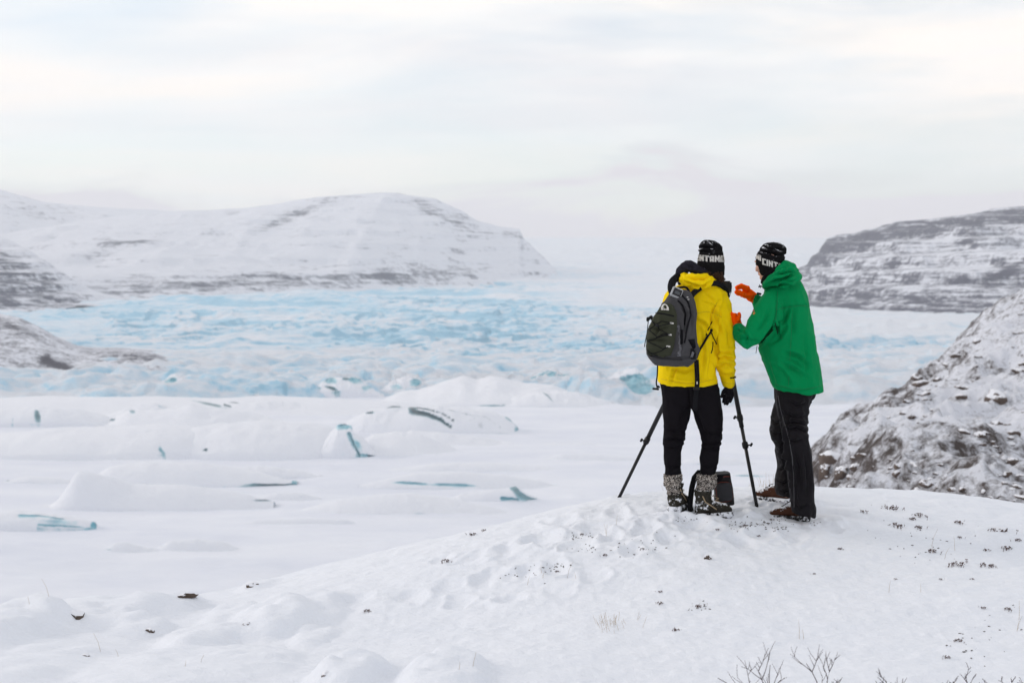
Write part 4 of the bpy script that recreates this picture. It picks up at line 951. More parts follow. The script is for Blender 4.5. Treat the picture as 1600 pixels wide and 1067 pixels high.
def strip(bm, bvh, pl, w, off=0.003, thick=0.004, fallback=9.3, sub=5, D=9.4):
    """a flat band of w px laid on a surface along the px line"""
    pts = []
    for a, b_ in zip(pl, pl[1:]):
        for k in range(sub): t_ = k / sub; pts.append((a[0] + (b_[0] - a[0]) * t_, a[1] + (b_[1] - a[1]) * t_))
    pts.append(pl[-1]); rows = []
    H = [hit(bvh, x, y, fallback) for x, y in pts]
    Y = [h[0].y for h in H]
    for i, (h, nn) in enumerate(H):
        a = H[max(i - 1, 0)][0]; c_ = H[min(i + 1, len(H) - 1)][0]; d = (c_ - a).normalized()
        s_ = d.cross(nn).normalized() * (w / 2 / FPX * D); u = nn * off; v_ = nn * (off + thick)
        rows.append([h + s_ + u, h + s_ * .85 + v_, h - s_ * .85 + v_, h - s_ + u])
    vr = [[bm.verts.new(q) for q in r_] for r_ in rows]
    for r0, r1 in zip(vr, vr[1:]):
        for k in range(4): bm.faces.new((r0[k], r0[(k + 1) % 4], r1[(k + 1) % 4], r1[k]))
    bm.faces.new(vr[0]); bm.faces.new(vr[-1][::-1])
class Thing:
    """an Empty at the thing's base; parts keep world shapes and hang under it"""
    def __init__(s, name, origin, label, cat, group=None, mesh=None, mat=None):
        s.o = Vector(origin)
        if mesh is not None:
            s.root = s._mk(name, mesh, mat, None)
        else: s.root = empty(name, s.o)
        tag(s.root, label, cat, group)
    def _mk(s, name, me, mat, parent):
        if isinstance(me, bmesh.types.BMesh):
            bmesh.ops.recalc_face_normals(me, faces=me.faces); m2 = bpy.data.meshes.new(name); me.to_mesh(m2); me.free(); me = m2
        me.transform(Matrix.Translation(-s.o)); me.materials.clear(); me.materials.append(mat); me.name = name
        o = bpy.data.objects.new(name, me); COL.objects.link(o)
        if parent is None: o.location = s.o
        else: o.parent = parent
        return o
    def part(s, name, me, mat, parent=None, smooth=None, label=None):
        o = s._mk(name, me, mat, parent or s.root)
        if smooth is not None:
            for p_ in o.data.polygons: p_.use_smooth = smooth
        if label: o['label'] = label
        return o
FONT = {'C': ['11111', '11000', '11000', '11000', '11111'], 'I': ['11', '11', '11', '11', '11'], 'N': ['110011', '111011', '111111', '110111', '110011'], 'T': ['111111', '001100', '001100', '001100', '001100'],
        'A': ['01111', '11011', '11011', '11111', '11011'], 'M': ['1100011', '1110111', '1111111', '1101011', '1100011']}
def lettering(bm, bvh, text, x0, x1, yfun, hpx, gap=1, squeeze=None):
    cols = sum(len(FONT[c_][0]) for c_ in text) + gap * (len(text) - 1); k = 0
    for c_ in text:
        gl = FONT[c_]; w = len(gl[0])
        for r_ in range(5):
            for q in range(w):
                if gl[r_][q] != '1': continue
                us = [(k + q) / cols, (k + q + 1.0) / cols]; cs = []
                for u, v in ((0, 0), (1, 0), (1, 1), (0, 1)):
                    xx = x0 + (x1 - x0) * (squeeze(us[u]) if squeeze else us[u]); yy = yfun(xx) + hpx * (r_ + v) / 5.0
                    h, nn = hit(bvh, xx, yy); cs.append((h, nn))
                top = [bm.verts.new(h + nn * 0.0035) for h, nn in cs]; bot = [bm.verts.new(h - nn * 0.002) for h, nn in cs]
                bm.faces.new(top)
                for j in range(4): bm.faces.new((top[j], bot[j], bot[(j + 1) % 4], top[(j + 1) % 4]))
        k += w + gap

def boot(bm, heel, f, L, w, hfoot, shaft_h, shaft_r, gzv):
    """foot volume: heel point on the ground, unit forward f"""
    f = Vector((f[0], f[1], 0)).normalized(); s_ = Vector((f.y, -f.x, 0))
    rings = []
    for q, hw, ht in [(-0.03, .45, .45), (0.0, .75, .8), (.08, .88, 1.0), (.25, .85, 1.05), (.42, .86, .98), (.6, 1.0, .78), (.78, 1.04, .62), (.92, .85, .52), (1.0, .5, .36)]:
        c0 = Vector(heel) + f * (q * L); hh = hfoot * ht
        ring = []
        for k in range(16):
            a = 2 * math.pi * k / 16; c_, sn = math.cos(a), math.sin(a)
            ring.append(c0 + s_ * (w / 2 * hw * math.copysign(abs(c_) ** .8, c_)) + Vector((0, 0, hh / 2 + hh / 2 * math.copysign(abs(sn) ** .7, sn))))
        rings.append(ring)
    add_rings(bm, rings)
    rings = []
    for q, r_, off in [(0.15, 1.0, .12), (.45, .95, .10), (.75, .95, .07), (1.0, 1.0, .05)]:
        c0 = Vector(heel) + f * (L * (0.14 + off * 0.6)) + Vector((0, 0, shaft_h * q))
        rings.append([c0 + (f * math.cos(a) * 1.15 + s_ * math.sin(a)) * shaft_r * r_ for a in [2 * math.pi * k / 16 for k in range(16)]])
    add_rings(bm, rings)
def sole(bm, heel, f, L, w, th):
    f = Vector((f[0], f[1], 0)).normalized(); s_ = Vector((f.y, -f.x, 0)); out_ = []
    prof_ = [(-.045, .0), (-.03, .30), (0.03, .44), (.25, .42), (.42, .40), (.62, .52), (.8, .53), (.94, .40), (1.02, .18), (1.035, 0)]
    side = [(a, b_) for a, b_ in prof_] + [(a, -b_) for a, b_ in prof_[-2:0:-1]]
    rows = [[bm.verts.new(Vector(heel) + f * (a * L) + s_ * (b_ * w * 1.08 * k2) + Vector((0, 0, z))) for a, b_ in side] for z, k2 in ((-.012, .96), (0.0, 1.02), (th * .6, 1.02), (th, .95))]
    n = len(side)
    for r0, r1 in zip(rows, rows[1:]):
        for k in range(n): bm.faces.new((r0[k], r0[(k + 1) % n], r1[(k + 1) % n], r1[k]))
    bm.faces.new(rows[0][::-1]); bm.faces.new(rows[-1])
def head_vol(bm, c0, fdir, w=.138, d=.172, h=.205, tilt=0.0):
    """skull, jaw, nose, brow, lips, ears; looks along fdir"""
    f = Vector(fdir).normalized(); s_ = f.cross(Vector((0, 0, 1))).normalized(); u = s_.cross(f).normalized(); c0 = Vector(c0)
    rot = Matrix((s_, f, u)).transposed()
    def at(a, b_, c_): return c0 + s_ * a + f * b_ + u * c_
    ellipsoid(bm, at(0, -.008, .02), (w / 2, d / 2, h * .37), rot)
    ellipsoid(bm, at(0, .028, -.055), (w * .40, d * .33, h * .27), rot)     # jaw
    ellipsoid(bm, at(0, .072, -.092), (.022, .018, .016), rot)              # chin
    ellipsoid(bm, at(0, .098, -.022), (.013, .022, .022), rot)              # nose
    ellipsoid(bm, at(0, .106, -.034), (.016, .015, .011), rot)
    ellipsoid(bm, at(0, .078, .022), (.056, .022, .012), rot)               # brow
    ellipsoid(bm, at(0, .086, -.062), (.024, .013, .009), rot)              # mouth
    for sx in (-1, 1):
        ellipsoid(bm, at(sx * w * .50, -.004, -.012), (.010, .020, .032), rot)
        ellipsoid(bm, at(sx * .045, .055, -.025), (.024, .026, .022), rot)  # cheeks
    return at
def eyes(thing, at, parent=None):
    for sx in (-1, 1):
        bm = bmesh.new(); bmesh.ops.create_uvsphere(bm, u_segments=12, v_segments=8, radius=.0125, matrix=Matrix.Translation(at(sx * .031, .077, .004)))
        thing.part('eye', bm, M_EYE, smooth=True)
M_EYE = simple('eye', (0.6, 0.58, 0.56), 0.2, 0.5)

# ---------------- person in yellow -----------------------------------
Y = Fig(9.5)
yo = gat(1085, 803); yo = Vector((float(Y.pt(1085, 800).x), 9.5, float(yo[2])))
torsoY = [(1086, 436, 1120, 437, .0, .075), (1068, 442, 1126, 443, -.0, .10), (1052, 448, 1131, 450, 0, .115), (1041, 458, 1136, 459, 0, .125), (1035, 474, 1130, 478, 0, .135, 2.3), (1035, 505, 1123, 508, -.0, .14, 2.3), (1034, 535, 1117, 538, .0, .138, 2.3),
          (1030, 566, 1117, 566, .0, .142, 2.3), (1027, 590, 1119, 588, .0, .15, 2.3), (1027, 598, 1120, 597, .0, .153, 2.3, 5)]
armYr = [(1121, 464, .0, 14), (1126, 478, -.01, 17), (1129, 497, -.02, 17), (1131, 520, -.03, 17), (1131, 543, -.03, 16.5), (1133, 562, -.01, 15), (1136, 580, .02, 12.5), (1138, 598, .04, 9.5)]
armYl = [(1052, 464, .0, 15), (1049, 482, .06, 16), (1049, 505, .14, 15), (1055, 520, .22, 14), (1080, 505, .36, 12), (1100, 488, .46, 9.5)]
bm = bmesh.new()
loft(bm, Y, torsoY, n=32); limb(bm, Y, armYr); limb(bm, Y, armYl)
jacketY = fuse(bm, 0.0065, 4)
creases(jacketY, [([(1112, 478), (1118, 500), (1110, 520), (1102, 528)], .012, 2.2), ([(1124, 470), (1112, 490), (1110, 512), (1114, 540)], .012, 2.0), ([(1118, 520), (1122, 545), (1121, 560)], .008, 2), ([(1112, 560), (1117, 575), (1118, 590)], .006, 2),
    ([(1118, 545), (1130, 552), (1146, 548)], .008, 2.2), ([(1120, 560), (1132, 557), (1147, 563)], .009, 2.2), ([(1122, 572), (1135, 568), (1148, 574)], .007, 2.0), ([(1124, 582), (1136, 586), (1149, 583)], .006, 2.0), ([(1130, 500), (1138, 520), (1140, 540)], .006, 2.5),
    ([(1092, 470), (1110, 475), (1128, 482)], .003, 1.0), ([(1096, 520), (1100, 550), (1096, 585)], .007, 3), ([(1104, 530), (1110, 560), (1106, 590)], .006, 3), ([(1045, 575), (1070, 580), (1088, 574)], .006, 3), ([(1035, 590), (1060, 597), (1085, 600)], .003, 1.5), ([(1088, 592), (1105, 596), (1119, 592)], .003, 1.5),
    ([(1086, 500), (1098, 505), (1106, 516)], .006, 2.5), ([(1058, 572), (1052, 585), (1050, 598)], .006, 2.5), ([(1100, 460), (1112, 468), (1120, 480)], .004, 2)], noise_amp=.006, seed=3)
bodyY = bmesh.new()
loft(bodyY, Y, torsoY, n=24, shrink=.82); limb(bodyY, Y, armYr, shrink=.62); limb(bodyY, Y, armYl, shrink=.62)
hipsY = [(1029, 585, 1119, 585, .01, .125, 2.3), (1032, 605, 1122, 603, .01, .135, 2.2), (1035, 622, 1125, 620, .01, .13, 2.2), (1038, 634, 1124, 634, .01, .11, 2.2)]
legYl = [(1033, 608, 1080, 612, .01, .115), (1035, 630, 1078, 636, .01, .11), (1036, 648, 1075, 650, .01, .10), (1037, 668, 1072, 668, .0, .085), (1037, 682, 1071, 684, -.01, .082), (1036, 692, 1068, 693, 0, .075), (1037, 702, 1064, 702, .01, .07), (1036, 718, 1064, 718, .01, .07), (1038, 732, 1063, 732, .01, .062), (1037, 743, 1065, 741, .01, .064)]
legYr = [(1076, 610, 1124, 606, .01, .12), (1079, 630, 1127, 628, .01, .11), (1084, 648, 1129, 646, .0, .10), (1090, 666, 1129, 664, -.01, .088), (1094, 680, 1128, 681, -.02, .085), (1095, 692, 1127, 691, -.01, .078), (1093, 704, 1125, 703, 0, .072), (1092, 718, 1123, 717, .0, .07), (1093, 732, 1120, 732, .0, .062), (1092, 743, 1119, 741, .0, .064)]
loft(bodyY, Y, hipsY, shrink=.68); loft(bodyY, Y, legYl + [(1042, 762, 1063, 762, .02, .045)], shrink=.66); loft(bodyY, Y, legYr + [(1093, 760, 1113, 760, .0, .045)], shrink=.66)
limb(bodyY, Y, [(1108, 452, 0, 11), (1110, 438, .01, 11), (1111, 425, .015, 12)])
atY = head_vol(bodyY, Y.pt(1112, 414, .025), (0.25, 1, -.05))
def hand(bm, fg, fingers, palm, shrink=1.0):
    limb(bm, fg, palm, n=12, shrink=shrink, flat=.72)
    for f_ in fingers: limb(bm, fg, f_, n=10, shrink=shrink)
palmYr = [(1138, 600, .04, 6.2), (1138, 608, .045, 7), (1139.5, 616, .05, 7.4)]
finYr = [[(1135, 606, .03, 3.2), (1130, 612, .01, 2.9), (1127.5, 620, .0, 2.5)], [(1135, 615, .04, 2.9), (1131.5, 622, .03, 2.7), (1130, 628, .035, 2.3)], [(1138, 617, .05, 2.9), (1135, 625, .045, 2.7), (1132.5, 631, .05, 2.3)], [(1141, 617, .06, 2.8), (1139, 626, .055, 2.6), (1136, 631.5, .06, 2.2)], [(1145, 615, .065, 2.6), (1143.5, 622, .065, 2.4), (1141, 628, .07, 2.0)]]
hand(bodyY, Y, finYr, palmYr, .6)
palmYl = [(1100, 488, .46, 6.5), (1107, 480, .50, 7.5), (1112, 473, .53, 7.5)]
finYl = [[(1104, 476, .48, 3), (1108, 466, .48, 2.8), (1113, 460, .50, 2.4)]] + [[(1110 + k * 2, 470 + k * 2, .53 + .01 * k, 2.8), (1117 + k * 2, 465 + k * 2, .54, 2.6), (1123 + k, 463 + 2 * k, .52, 2.2)] for k in range(4)]
hand(bodyY, Y, finYl, palmYl, .6)
pY = Thing('person', yo, 'person seen from behind in a bright yellow jacket and black lettered beanie, wearing a backpack', 'person', 'photographers on the snowy knoll', mesh=fuse(bodyY, 0.007, 3), mat=M_SKIN)
eyes(pY, atY)
jY = pY.part('jacket', jacketY.copy(), M_YEL)
bvJY = bvh_of(jacketY)
bm = bmesh.new(); loft(bm, Y, hipsY); loft(bm, Y, legYl); loft(bm, Y, legYr); trY = fuse(bm, 0.0065, 3)
creases(trY, [([(1037, 690), (1052, 686), (1070, 690)], .008, 2), ([(1037, 697), (1052, 700), (1066, 696)], .006, 2), ([(1094, 690), (1110, 694), (1127, 689)], .008, 2), ([(1094, 699), (1110, 702), (1126, 697)], .006, 2), ([(1076, 632), (1068, 650), (1062, 672)], .007, 3), ([(1080, 634), (1092, 655), (1100, 675)], .008, 3), ([(1040, 670), (1055, 676), (1070, 674)], .007, 2.5), ([(1096, 672), (1112, 680), (1128, 676)], .007, 2.5), ([(1077, 608), (1078, 636)], .008, 2), ([(1038, 728), (1050, 732), (1063, 729)], .005, 2), ([(1094, 726), (1106, 731), (1120, 727)], .005, 2)], noise_amp=.005, seed=9)
pY.part('trousers', trY, M_BLK)
# collapsed hood, black inner hood
bm = bmesh.new(); limb(bm, Y, [(1066, 437, -.085, 7), (1073, 438, -.12, 10), (1085, 441, -.14, 11.5), (1098, 441, -.13, 11.5), (1109, 440, -.10, 10), (1119, 444, -.05, 6)]); limb(bm, Y, [(1066, 430, -.06, 4), (1080, 434, -.10, 6), (1098, 433, -.09, 6), (1110, 430, -.05, 5)])
loft(bm, Y, [(1068, 446, 1118, 446, -.05, .11), (1076, 434, 1112, 434, -.04, .08)])
hdY = fuse(bm, .006, 3); creases(hdY, [([(1072, 430), (1085, 436), (1100, 436), (1110, 430)], .010, 1.8), ([(1066, 440), (1080, 444), (1096, 448)], .009, 1.8), ([(1070, 449), (1084, 447), (1100, 446), (1112, 440)], .007, 1.6), ([(1090, 452), (1100, 446), (1106, 440)], .006, 1.6), ([(1064, 432), (1068, 440), (1072, 446)], .006, 1.5)], noise_amp=.006, seed=12)
pY.part('hood', hdY, M_YEL, jY, label='rumpled yellow hood lying on the back')
bm = bmesh.new(); limb(bm, Y, [(1063, 424, -.03, 7), (1069, 419, -.05, 9), (1077, 416, -.06, 8.5), (1087, 422, -.07, 7.5), (1098, 426, -.06, 7), (1108, 429, -.03, 6.5), (1116, 432, .0, 5)]); limb(bm, Y, [(1062, 428, -.03, 6.5), (1066, 434, -.03, 6), (1064, 442, -.03, 5)]); limb(bm, Y, [(1072, 415, -.05, 6.5), (1077, 413, -.05, 5.5)])
loft(bm, Y, [(1086, 440, 1121, 440, .0, .075), (1090, 428, 1122, 430, .01, .075)])
ihY = fuse(bm, .006, 3); creases(ihY, [([(1066, 420), (1078, 424), (1092, 427)], .006, 1.6), ([(1072, 412), (1078, 418), (1084, 420)], .006, 1.4)], noise_amp=.006, seed=14)
pY.part('inner_hood', ihY, M_HOODB, label='black fleece hood above the yellow one')
# hair
hb = bmesh.new(); limb(hb, Y, [(1112, 424, -.03, 12), (1116, 432, -.045, 11), (1119, 438, -.04, 7.5)]); limb(hb, Y, [(1122, 424, -.01, 10), (1125, 434, -.01, 6)])
hme = fuse(hb, .006, 2); hb = bmesh.new(); hb.from_mesh(hme)
R_ = random.Random(31)
for k in range(170):
    x = R_.uniform(1103, 1130); y0 = R_.uniform(424, 430); dy0 = R_.uniform(-.10, .0); L = R_.uniform(8, 17) * (0.5 + 0.5 * (x - 1100) / 30)
    ph = R_.uniform(0, 6); am = R_.uniform(.8, 2.4); fr = R_.uniform(.45, .8); dr = R_.uniform(-.1, .28)
    pts = [Y.pt(x + dr * L * s_ / 7 + am * math.sin(ph + fr * s_ * 1.5) * s_ / 7, y0 + L * s_ / 7, dy0 + .006 * math.cos(ph + fr * s_ * 1.5)) for s_ in range(8)]
    tube_bm(hb, pts, [.0028, .003, .003, .003, .0028, .0025, .002, .0012], 4)
pY.part('hair', hb, M_HAIR, smooth=True, label='curly dark brown hair under the beanie')
# beanie
def beanie(fg, rings, strokes, seed):
    bm = bmesh.new(); loft(bm, fg, rings, n=28); me = fuse(bm, .0045, 3)
    return creases(me, strokes, noise_amp=.0025, seed=seed, fine=.002)
hatY = beanie(Y, [(1092, 434, 1130, 436, .02, .100), (1089, 426, 1132, 429, .02, .108), (1089, 414, 1133, 416, .02, .11), (1091, 402, 1131, 402, .02, .106), (1093, 396, 1130, 395, .02, .10), (1092, 390, 1129, 390, .01, .096), (1092, 384, 1127, 385, .005, .085), (1096, 378, 1122, 380, 0, .066), (1102, 374.5, 1114, 375.5, 0, .034)],
    [([(1090, 396), (1098, 393), (1108, 394)], .008, 1.6), ([(1092, 388), (1102, 386), (1114, 388)], .007, 1.6), ([(1110, 378), (1120, 384), (1128, 392)], .004, 1.6), ([(1094, 401), (1110, 400), (1128, 398)], .003, 1.2)], 17)
bvH = bvh_of(hatY)
hY = pY.part('beanie', hatY.copy(), M_HATM)
bm = bmesh.new()
def sq(u): return 0.5 + 0.5 * math.sin((u - 0.5) * math.pi * 0.93) / math.sin(0.5 * math.pi * 0.93)
lettering(bm, bvH, 'CINTAMAN', 1090.3, 1131.7, lambda x: 397.8 + (x - 1090) * 0.05 + 1.3 * math.sin((x - 1090) / 42 * math.pi) * .5, 9.6, squeeze=sq)
pY.part('lettering', bm, M_WHT, hY, smooth=False)
# gloves
bm = bmesh.new(); hand(bm, Y, finYr, palmYr); pY.part('glove', fuse(bm, .004, 2), M_BLK, label='black glove on the hanging right hand')
bm = bmesh.new(); hand(bm, Y, finYl, palmYl); pY.part('glove', fuse(bm, .004, 2), M_BLK, label='black glove on the raised left hand')
bm = bmesh.new(); strip(bm, bvJY, [(1141, 590), (1150, 589)], 3.4, .002, .005, sub=2); pY.part('cuff_tab', bm, M_BLK, jY)
bm = bmesh.new()
for pl in ([(1103, 524), (1106, 516), (1110, 508), (1113, 502)], [(1110, 515), (1115, 528), (1120, 538)], [(1114, 534), (1113, 546), (1111, 552)]): strip(bm, bvJY, pl, 1.6, .0, .003)
pY.part('pit_zip', bm, M_BLK, jY)
M_SEAMY = simple('yellow_seam', (0.58, 0.40, 0.004), 0.7); M_SEAMG = simple('green_seam', (0.001, 0.14, 0.045), 0.7)
for pl in ([(1090, 489), (1104, 487), (1118, 490), (1128, 496)], [(1029, 591), (1050, 596), (1075, 599), (1098, 597), (1118, 591)], [(1128, 596), (1138, 599), (1147, 599)], [(1120, 473), (1113, 490), (1111, 510)]):
    bm = bmesh.new(); strip(bm, bvJY, pl, .8, .0, .0015); pY.part('seam', bm, M_SEAMY, jY)
# boots
for hp, f_, lab in (((1052, 9.49), (.42, .9), 'left snow boot with the toe turned away'), ((1089, 9.47), (.93, .36), 'right snow boot standing in profile')):
    g_ = P(hp[0], 800, hp[1]); heel = (g_[0], g_[1], gz(g_[0], g_[1]) + .004)
    bm = bmesh.new(); boot(bm, (heel[0], heel[1], heel[2] + .022), f_, .255, .098, .10, .165, .055, 0)
    me = fuse(bm, .005, 3); me = creases(me, [], noise_amp=.004, nscale=(20, 20, 20), seed=int(hp[0]))
    bo = pY.part('boot', me, M_BOOT, label=lab); bvB = bvh_of(pY_m := bo.data.copy()) if False else None
    bm = bmesh.new(); sole(bm, heel, f_, .265, .098, .030); pY.part('sole', bm, M_SOLE, bo)
    bm = bmesh.new(); f = Vector((f_[0], f_[1], 0)).normalized(); s_ = Vector((f.y, -f.x, 0)); h0 = Vector(heel)
    for sd in (-1, 1):                        # rope lace wandering down the side, and crossed laces in front
        tube_bm(bm, [h0 + f * (.02) + s_ * sd * .040 + Vector((0, 0, .15)), h0 + f * .035 + s_ * sd * .051 + Vector((0, 0, .11)), h0 + f * .075 + s_ * sd * .054 + Vector((0, 0, .085)), h0 + f * .12 + s_ * sd * .052 + Vector((0, 0, .055))], [.0042] * 4, 6)
    for q in range(5): tube_bm(bm, [h0 + f * (.12 + .012 * q) + s_ * (.028 * (-1) ** q) + Vector((0, 0, .15 - .016 * q)), h0 + f * (.137 + .012 * q) + s_ * (-.028 * (-1) ** q) + Vector((0, 0, .14 - .016 * q))], [.003, .003], 5)
    pY.part('lace', bm, simple('rope_lace', (0.33, 0.25, 0.16), 0.8), bo)
for rg, lab in (([(1037, 741, 1066, 740, .01, .070), (1037, 748, 1066, 747, .01, .074), (1038, 758, 1065, 757, .012, .072), (1042, 766, 1064, 764, .02, .064), (1044, 772, 1065, 768, .02, .062)], None), ([(1088, 741, 1119, 740, .0, .072), (1088, 748, 1121, 748, .0, .078), (1088, 757, 1120, 757, .0, .076), (1086, 765, 1116, 763, .0, .070), (1088, 771, 1110, 766, .0, .062)], None)):
    bm = bmesh.new(); loft(bm, Y, rg, n=28); me = fuse(bm, .005, 2); creases(me, [], noise_amp=.007, nscale=(25, 25, 25), seed=5, fine=.004); pY.part('knitted_cuff', me, M_WOOL)

# ---------------- person in green ------------------------------------
Gf = Fig(9.5)
go = Vector((float(Gf.pt(1238, 800).x), 9.5, gz(float(Gf.pt(1238, 800).x), 9.5)))
torsoG = [(1206, 436, 1240, 432, .03, .085), (1197, 448, 1252, 443, .01, .12), (1195, 458, 1259, 455, .0, .14), (1195, 475, 1265, 472, .0, .155, 2.2), (1192, 500, 1268, 497, .0, .165, 2.2), (1186, 528, 1271, 522, .0, .168, 2.2), (1188, 548, 1274, 545, .0, .168, 2.2), (1196, 572, 1279, 568, .0, .165, 2.2), (1204, 593, 1283, 590, .0, .165, 2.2), (1209, 606, 1286, 609, .0, .17, 2.2, 6)]
armGl = [(1213, 462, -.07, 17), (1205, 476, -.13, 19.5), (1196, 493, -.17, 20), (1187, 509, -.20, 18.5), (1177, 523, -.21, 16.5), (1167, 530, -.20, 15), (1158.5, 523, -.14, 12.5), (1153, 512, -.08, 8.5)]
armGr = [(1212, 458, .10, 15), (1202, 475, .20, 16), (1194, 495, .28, 14), (1190, 484, .27, 12), (1185, 472, .25, 10.5), (1181, 466, .24, 9)]
bm = bmesh.new(); loft(bm, Gf, torsoG, n=32); limb(bm, Gf, armGl, n=18); limb(bm, Gf, armGr)
jG = fuse(bm, .0065, 4)
stG = [([(1214, 478), (1211, 498), (1206, 515), (1196, 528), (1186, 540)], .016, 2.0), ([(1217, 482), (1214, 500), (1217, 522), (1222, 530)], .010, 2.0), ([(1205, 480), (1196, 502), (1184, 520)], .006, 3), ([(1234, 480), (1228, 495), (1221, 510)], .009, 2.6), ([(1230, 500), (1226, 515), (1216, 530), (1206, 536)], .008, 2.8),
    ([(1240, 470), (1240, 500), (1238, 530)], .004, 3), ([(1225, 550), (1245, 556), (1262, 570)], .008, 3), ([(1222, 568), (1242, 578), (1260, 590)], .007, 3), ([(1228, 560), (1244, 566), (1256, 580)], .005, 2.4), ([(1207, 570), (1222, 580), (1235, 600)], .005, 3),
    ([(1256, 520), (1260, 560), (1262, 600)], .004, 3), ([(1200, 560), (1206, 585), (1214, 603)], .004, 2.5), ([(1160, 518), (1168, 526), (1166, 538)], .006, 2.0), ([(1152, 530), (1164, 528), (1180, 534)], .005, 2.0), ([(1214, 482), (1240, 478), (1264, 476)], .0025, 1.0), ([(1213, 450), (1213, 470), (1210, 500)], .0025, 1.0),
    ([(1152, 516), (1159, 519)], .004, 1.3), ([(1212, 602), (1240, 612), (1282, 606)], .003, 1.3)]
creases(jG, stG, noise_amp=.006, seed=21)
bodyG = bmesh.new(); loft(bodyG, Gf, torsoG, n=24, shrink=.82); limb(bodyG, Gf, armGl, shrink=.6); limb(bodyG, Gf, armGr, shrink=.6)
hipsG = [(1213, 598, 1282, 600, .02, .13, 2.2), (1211, 608, 1274, 610, .02, .14, 2.2), (1212, 622, 1269, 622, .02, .14, 2.2)]
legGn = [(1211, 610, 1270, 612, -.01, .13), (1213, 626, 1265, 628, -.03, .13), (1216, 640, 1262, 640, -.05, .12), (1219, 654, 1263, 652, -.07, .11), (1221, 670, 1262, 670, -.08, .105), (1224, 690, 1264, 688, -.09, .10), (1226, 705, 1266, 704, -.09, .10), (1229, 722, 1268, 721, -.09, .10), (1233, 745, 1270, 745, -.09, .10), (1236, 770, 1272, 770, -.10, .10), (1236, 790, 1273, 792, -.10, .105), (1235, 799, 1273, 808, -.10, .105)]
legGf = [(1212, 612, 1262, 614, .05, .12), (1212, 630, 1246, 632, .12, .11), (1206, 648, 1237, 648, .17, .10), (1204, 662, 1233, 663, .20, .095), (1203, 675, 1230, 677, .22, .09), (1207, 686, 1230, 689, .24, .085), (1213, 698, 1232, 700, .26, .08), (1213, 714, 1235, 715, .27, .082), (1214, 730, 1238, 731, .28, .085), (1212, 750, 1239, 751, .29, .088), (1212, 764, 1240, 766, .29, .09), (1214, 772, 1240, 779, .29, .09)]
loft(bodyG, Gf, hipsG, shrink=.76); loft(bodyG, Gf, legGn, shrink=.58); loft(bodyG, Gf, legGf, shrink=.58)
limb(bodyG, Gf, [(1214, 448, .03, 11), (1207, 434, .045, 11), (1204, 424, .05, 12)])
atG = head_vol(bodyG, Gf.pt(1202, 411, .045), (-.72, .80, -.16))
palmGr = [(1182, 468, .24, 7.6), (1174.5, 463, .235, 9.2), (1166.5, 456, .23, 8.2)]
finGr = [[(1167, 451, .20 + .022 * k, 5.0), (1158.5, 447.0 + .3 * k, .195 + .022 * k, 4.6), (1151.5 + .8 * abs(k - 1), 448.8 + .5 * k, .19 + .022 * k, 3.8)] for k in range(4)] + [[(1171, 464, .20, 5.2), (1161, 460, .18, 4.8), (1150.5, 456.4, .175, 4.0)]]
palmGl = [(1153, 509, -.08, 7.0), (1151, 502, -.06, 7.6), (1148, 495.5, -.05, 6.6)]
finGl = [[(1148 - k * .6, 493, -.06 + .02 * k, 3.4), (1142.5 - k, 489.5 + k, -.05 + .02 * k, 3.1), (1136, 490 + k * 1.5, -.03 + .02 * k, 2.6)] for k in range(4)] + [[(1153.5, 500, -.09, 3.8), (1155.2, 494, -.10, 3.6), (1154.6, 490, -.10, 3.2)]]
hand(bodyG, Gf, finGr, palmGr, .55); hand(bodyG, Gf, finGl, palmGl, .55)
pG = Thing('person', go, 'person in a green hooded jacket and black trousers raising both orange gloves', 'person', 'photographers on the snowy knoll', mesh=fuse(bodyG, .007, 3), mat=M_SKIN)
eyes(pG, atG)
bvG = bvh_of(jG); oG = pG.part('jacket', jG.copy(), M_GRN)
bm = bmesh.new(); loft(bm, Gf, hipsG); loft(bm, Gf, legGn, n=26); loft(bm, Gf, legGf, n=26); trG = fuse(bm, .0065, 3)
creases(trG, [([(1228, 625), (1245, 634), (1260, 630)], .008, 2.4), ([(1224, 645), (1240, 652), (1262, 650)], .008, 2.4), ([(1226, 662), (1240, 660), (1262, 664)], .010, 2.2), ([(1228, 672), (1244, 668), (1262, 676)], .009, 2.4), ([(1228, 684), (1240, 690), (1256, 686)], .007, 2.2), ([(1206, 655), (1214, 662), (1222, 660)], .010, 2), ([(1204, 672), (1212, 678), (1224, 676)], .012, 2.2), ([(1210, 690), (1218, 694), (1228, 690)], .010, 2), ([(1214, 706), (1222, 712), (1232, 722)], .010, 2.2),
    ([(1216, 735), (1226, 732), (1234, 738)], .008, 2), ([(1214, 752), (1224, 756), (1236, 750)], .010, 2), ([(1216, 766), (1226, 770), (1236, 764)], .010, 2), ([(1240, 700), (1248, 730), (1250, 770)], .006, 3), ([(1256, 700), (1262, 740), (1262, 780)], .006, 3), ([(1236, 640), (1230, 680), (1236, 720), (1246, 790)], .007, 2.2), ([(1240, 788), (1250, 795), (1262, 790)], .006, 2), ([(1222, 640), (1222, 690), (1230, 760)], .006, 2)], noise_amp=.008, seed=33)
bvT = bvh_of(trG); oT = pG.part('trousers', trG.copy(), M_BLK2)
M_GZ = simple('zip_tape', (0.055, 0.055, 0.06), 0.5)
bm = bmesh.new(); strip(bm, bvT, [(1216, 618), (1219, 636), (1224, 655), (1229, 672), (1234, 690), (1238, 715), (1240, 745), (1241, 792)], 1.3, .0, .003); pG.part('side_zip', bm, M_GZ, oT)
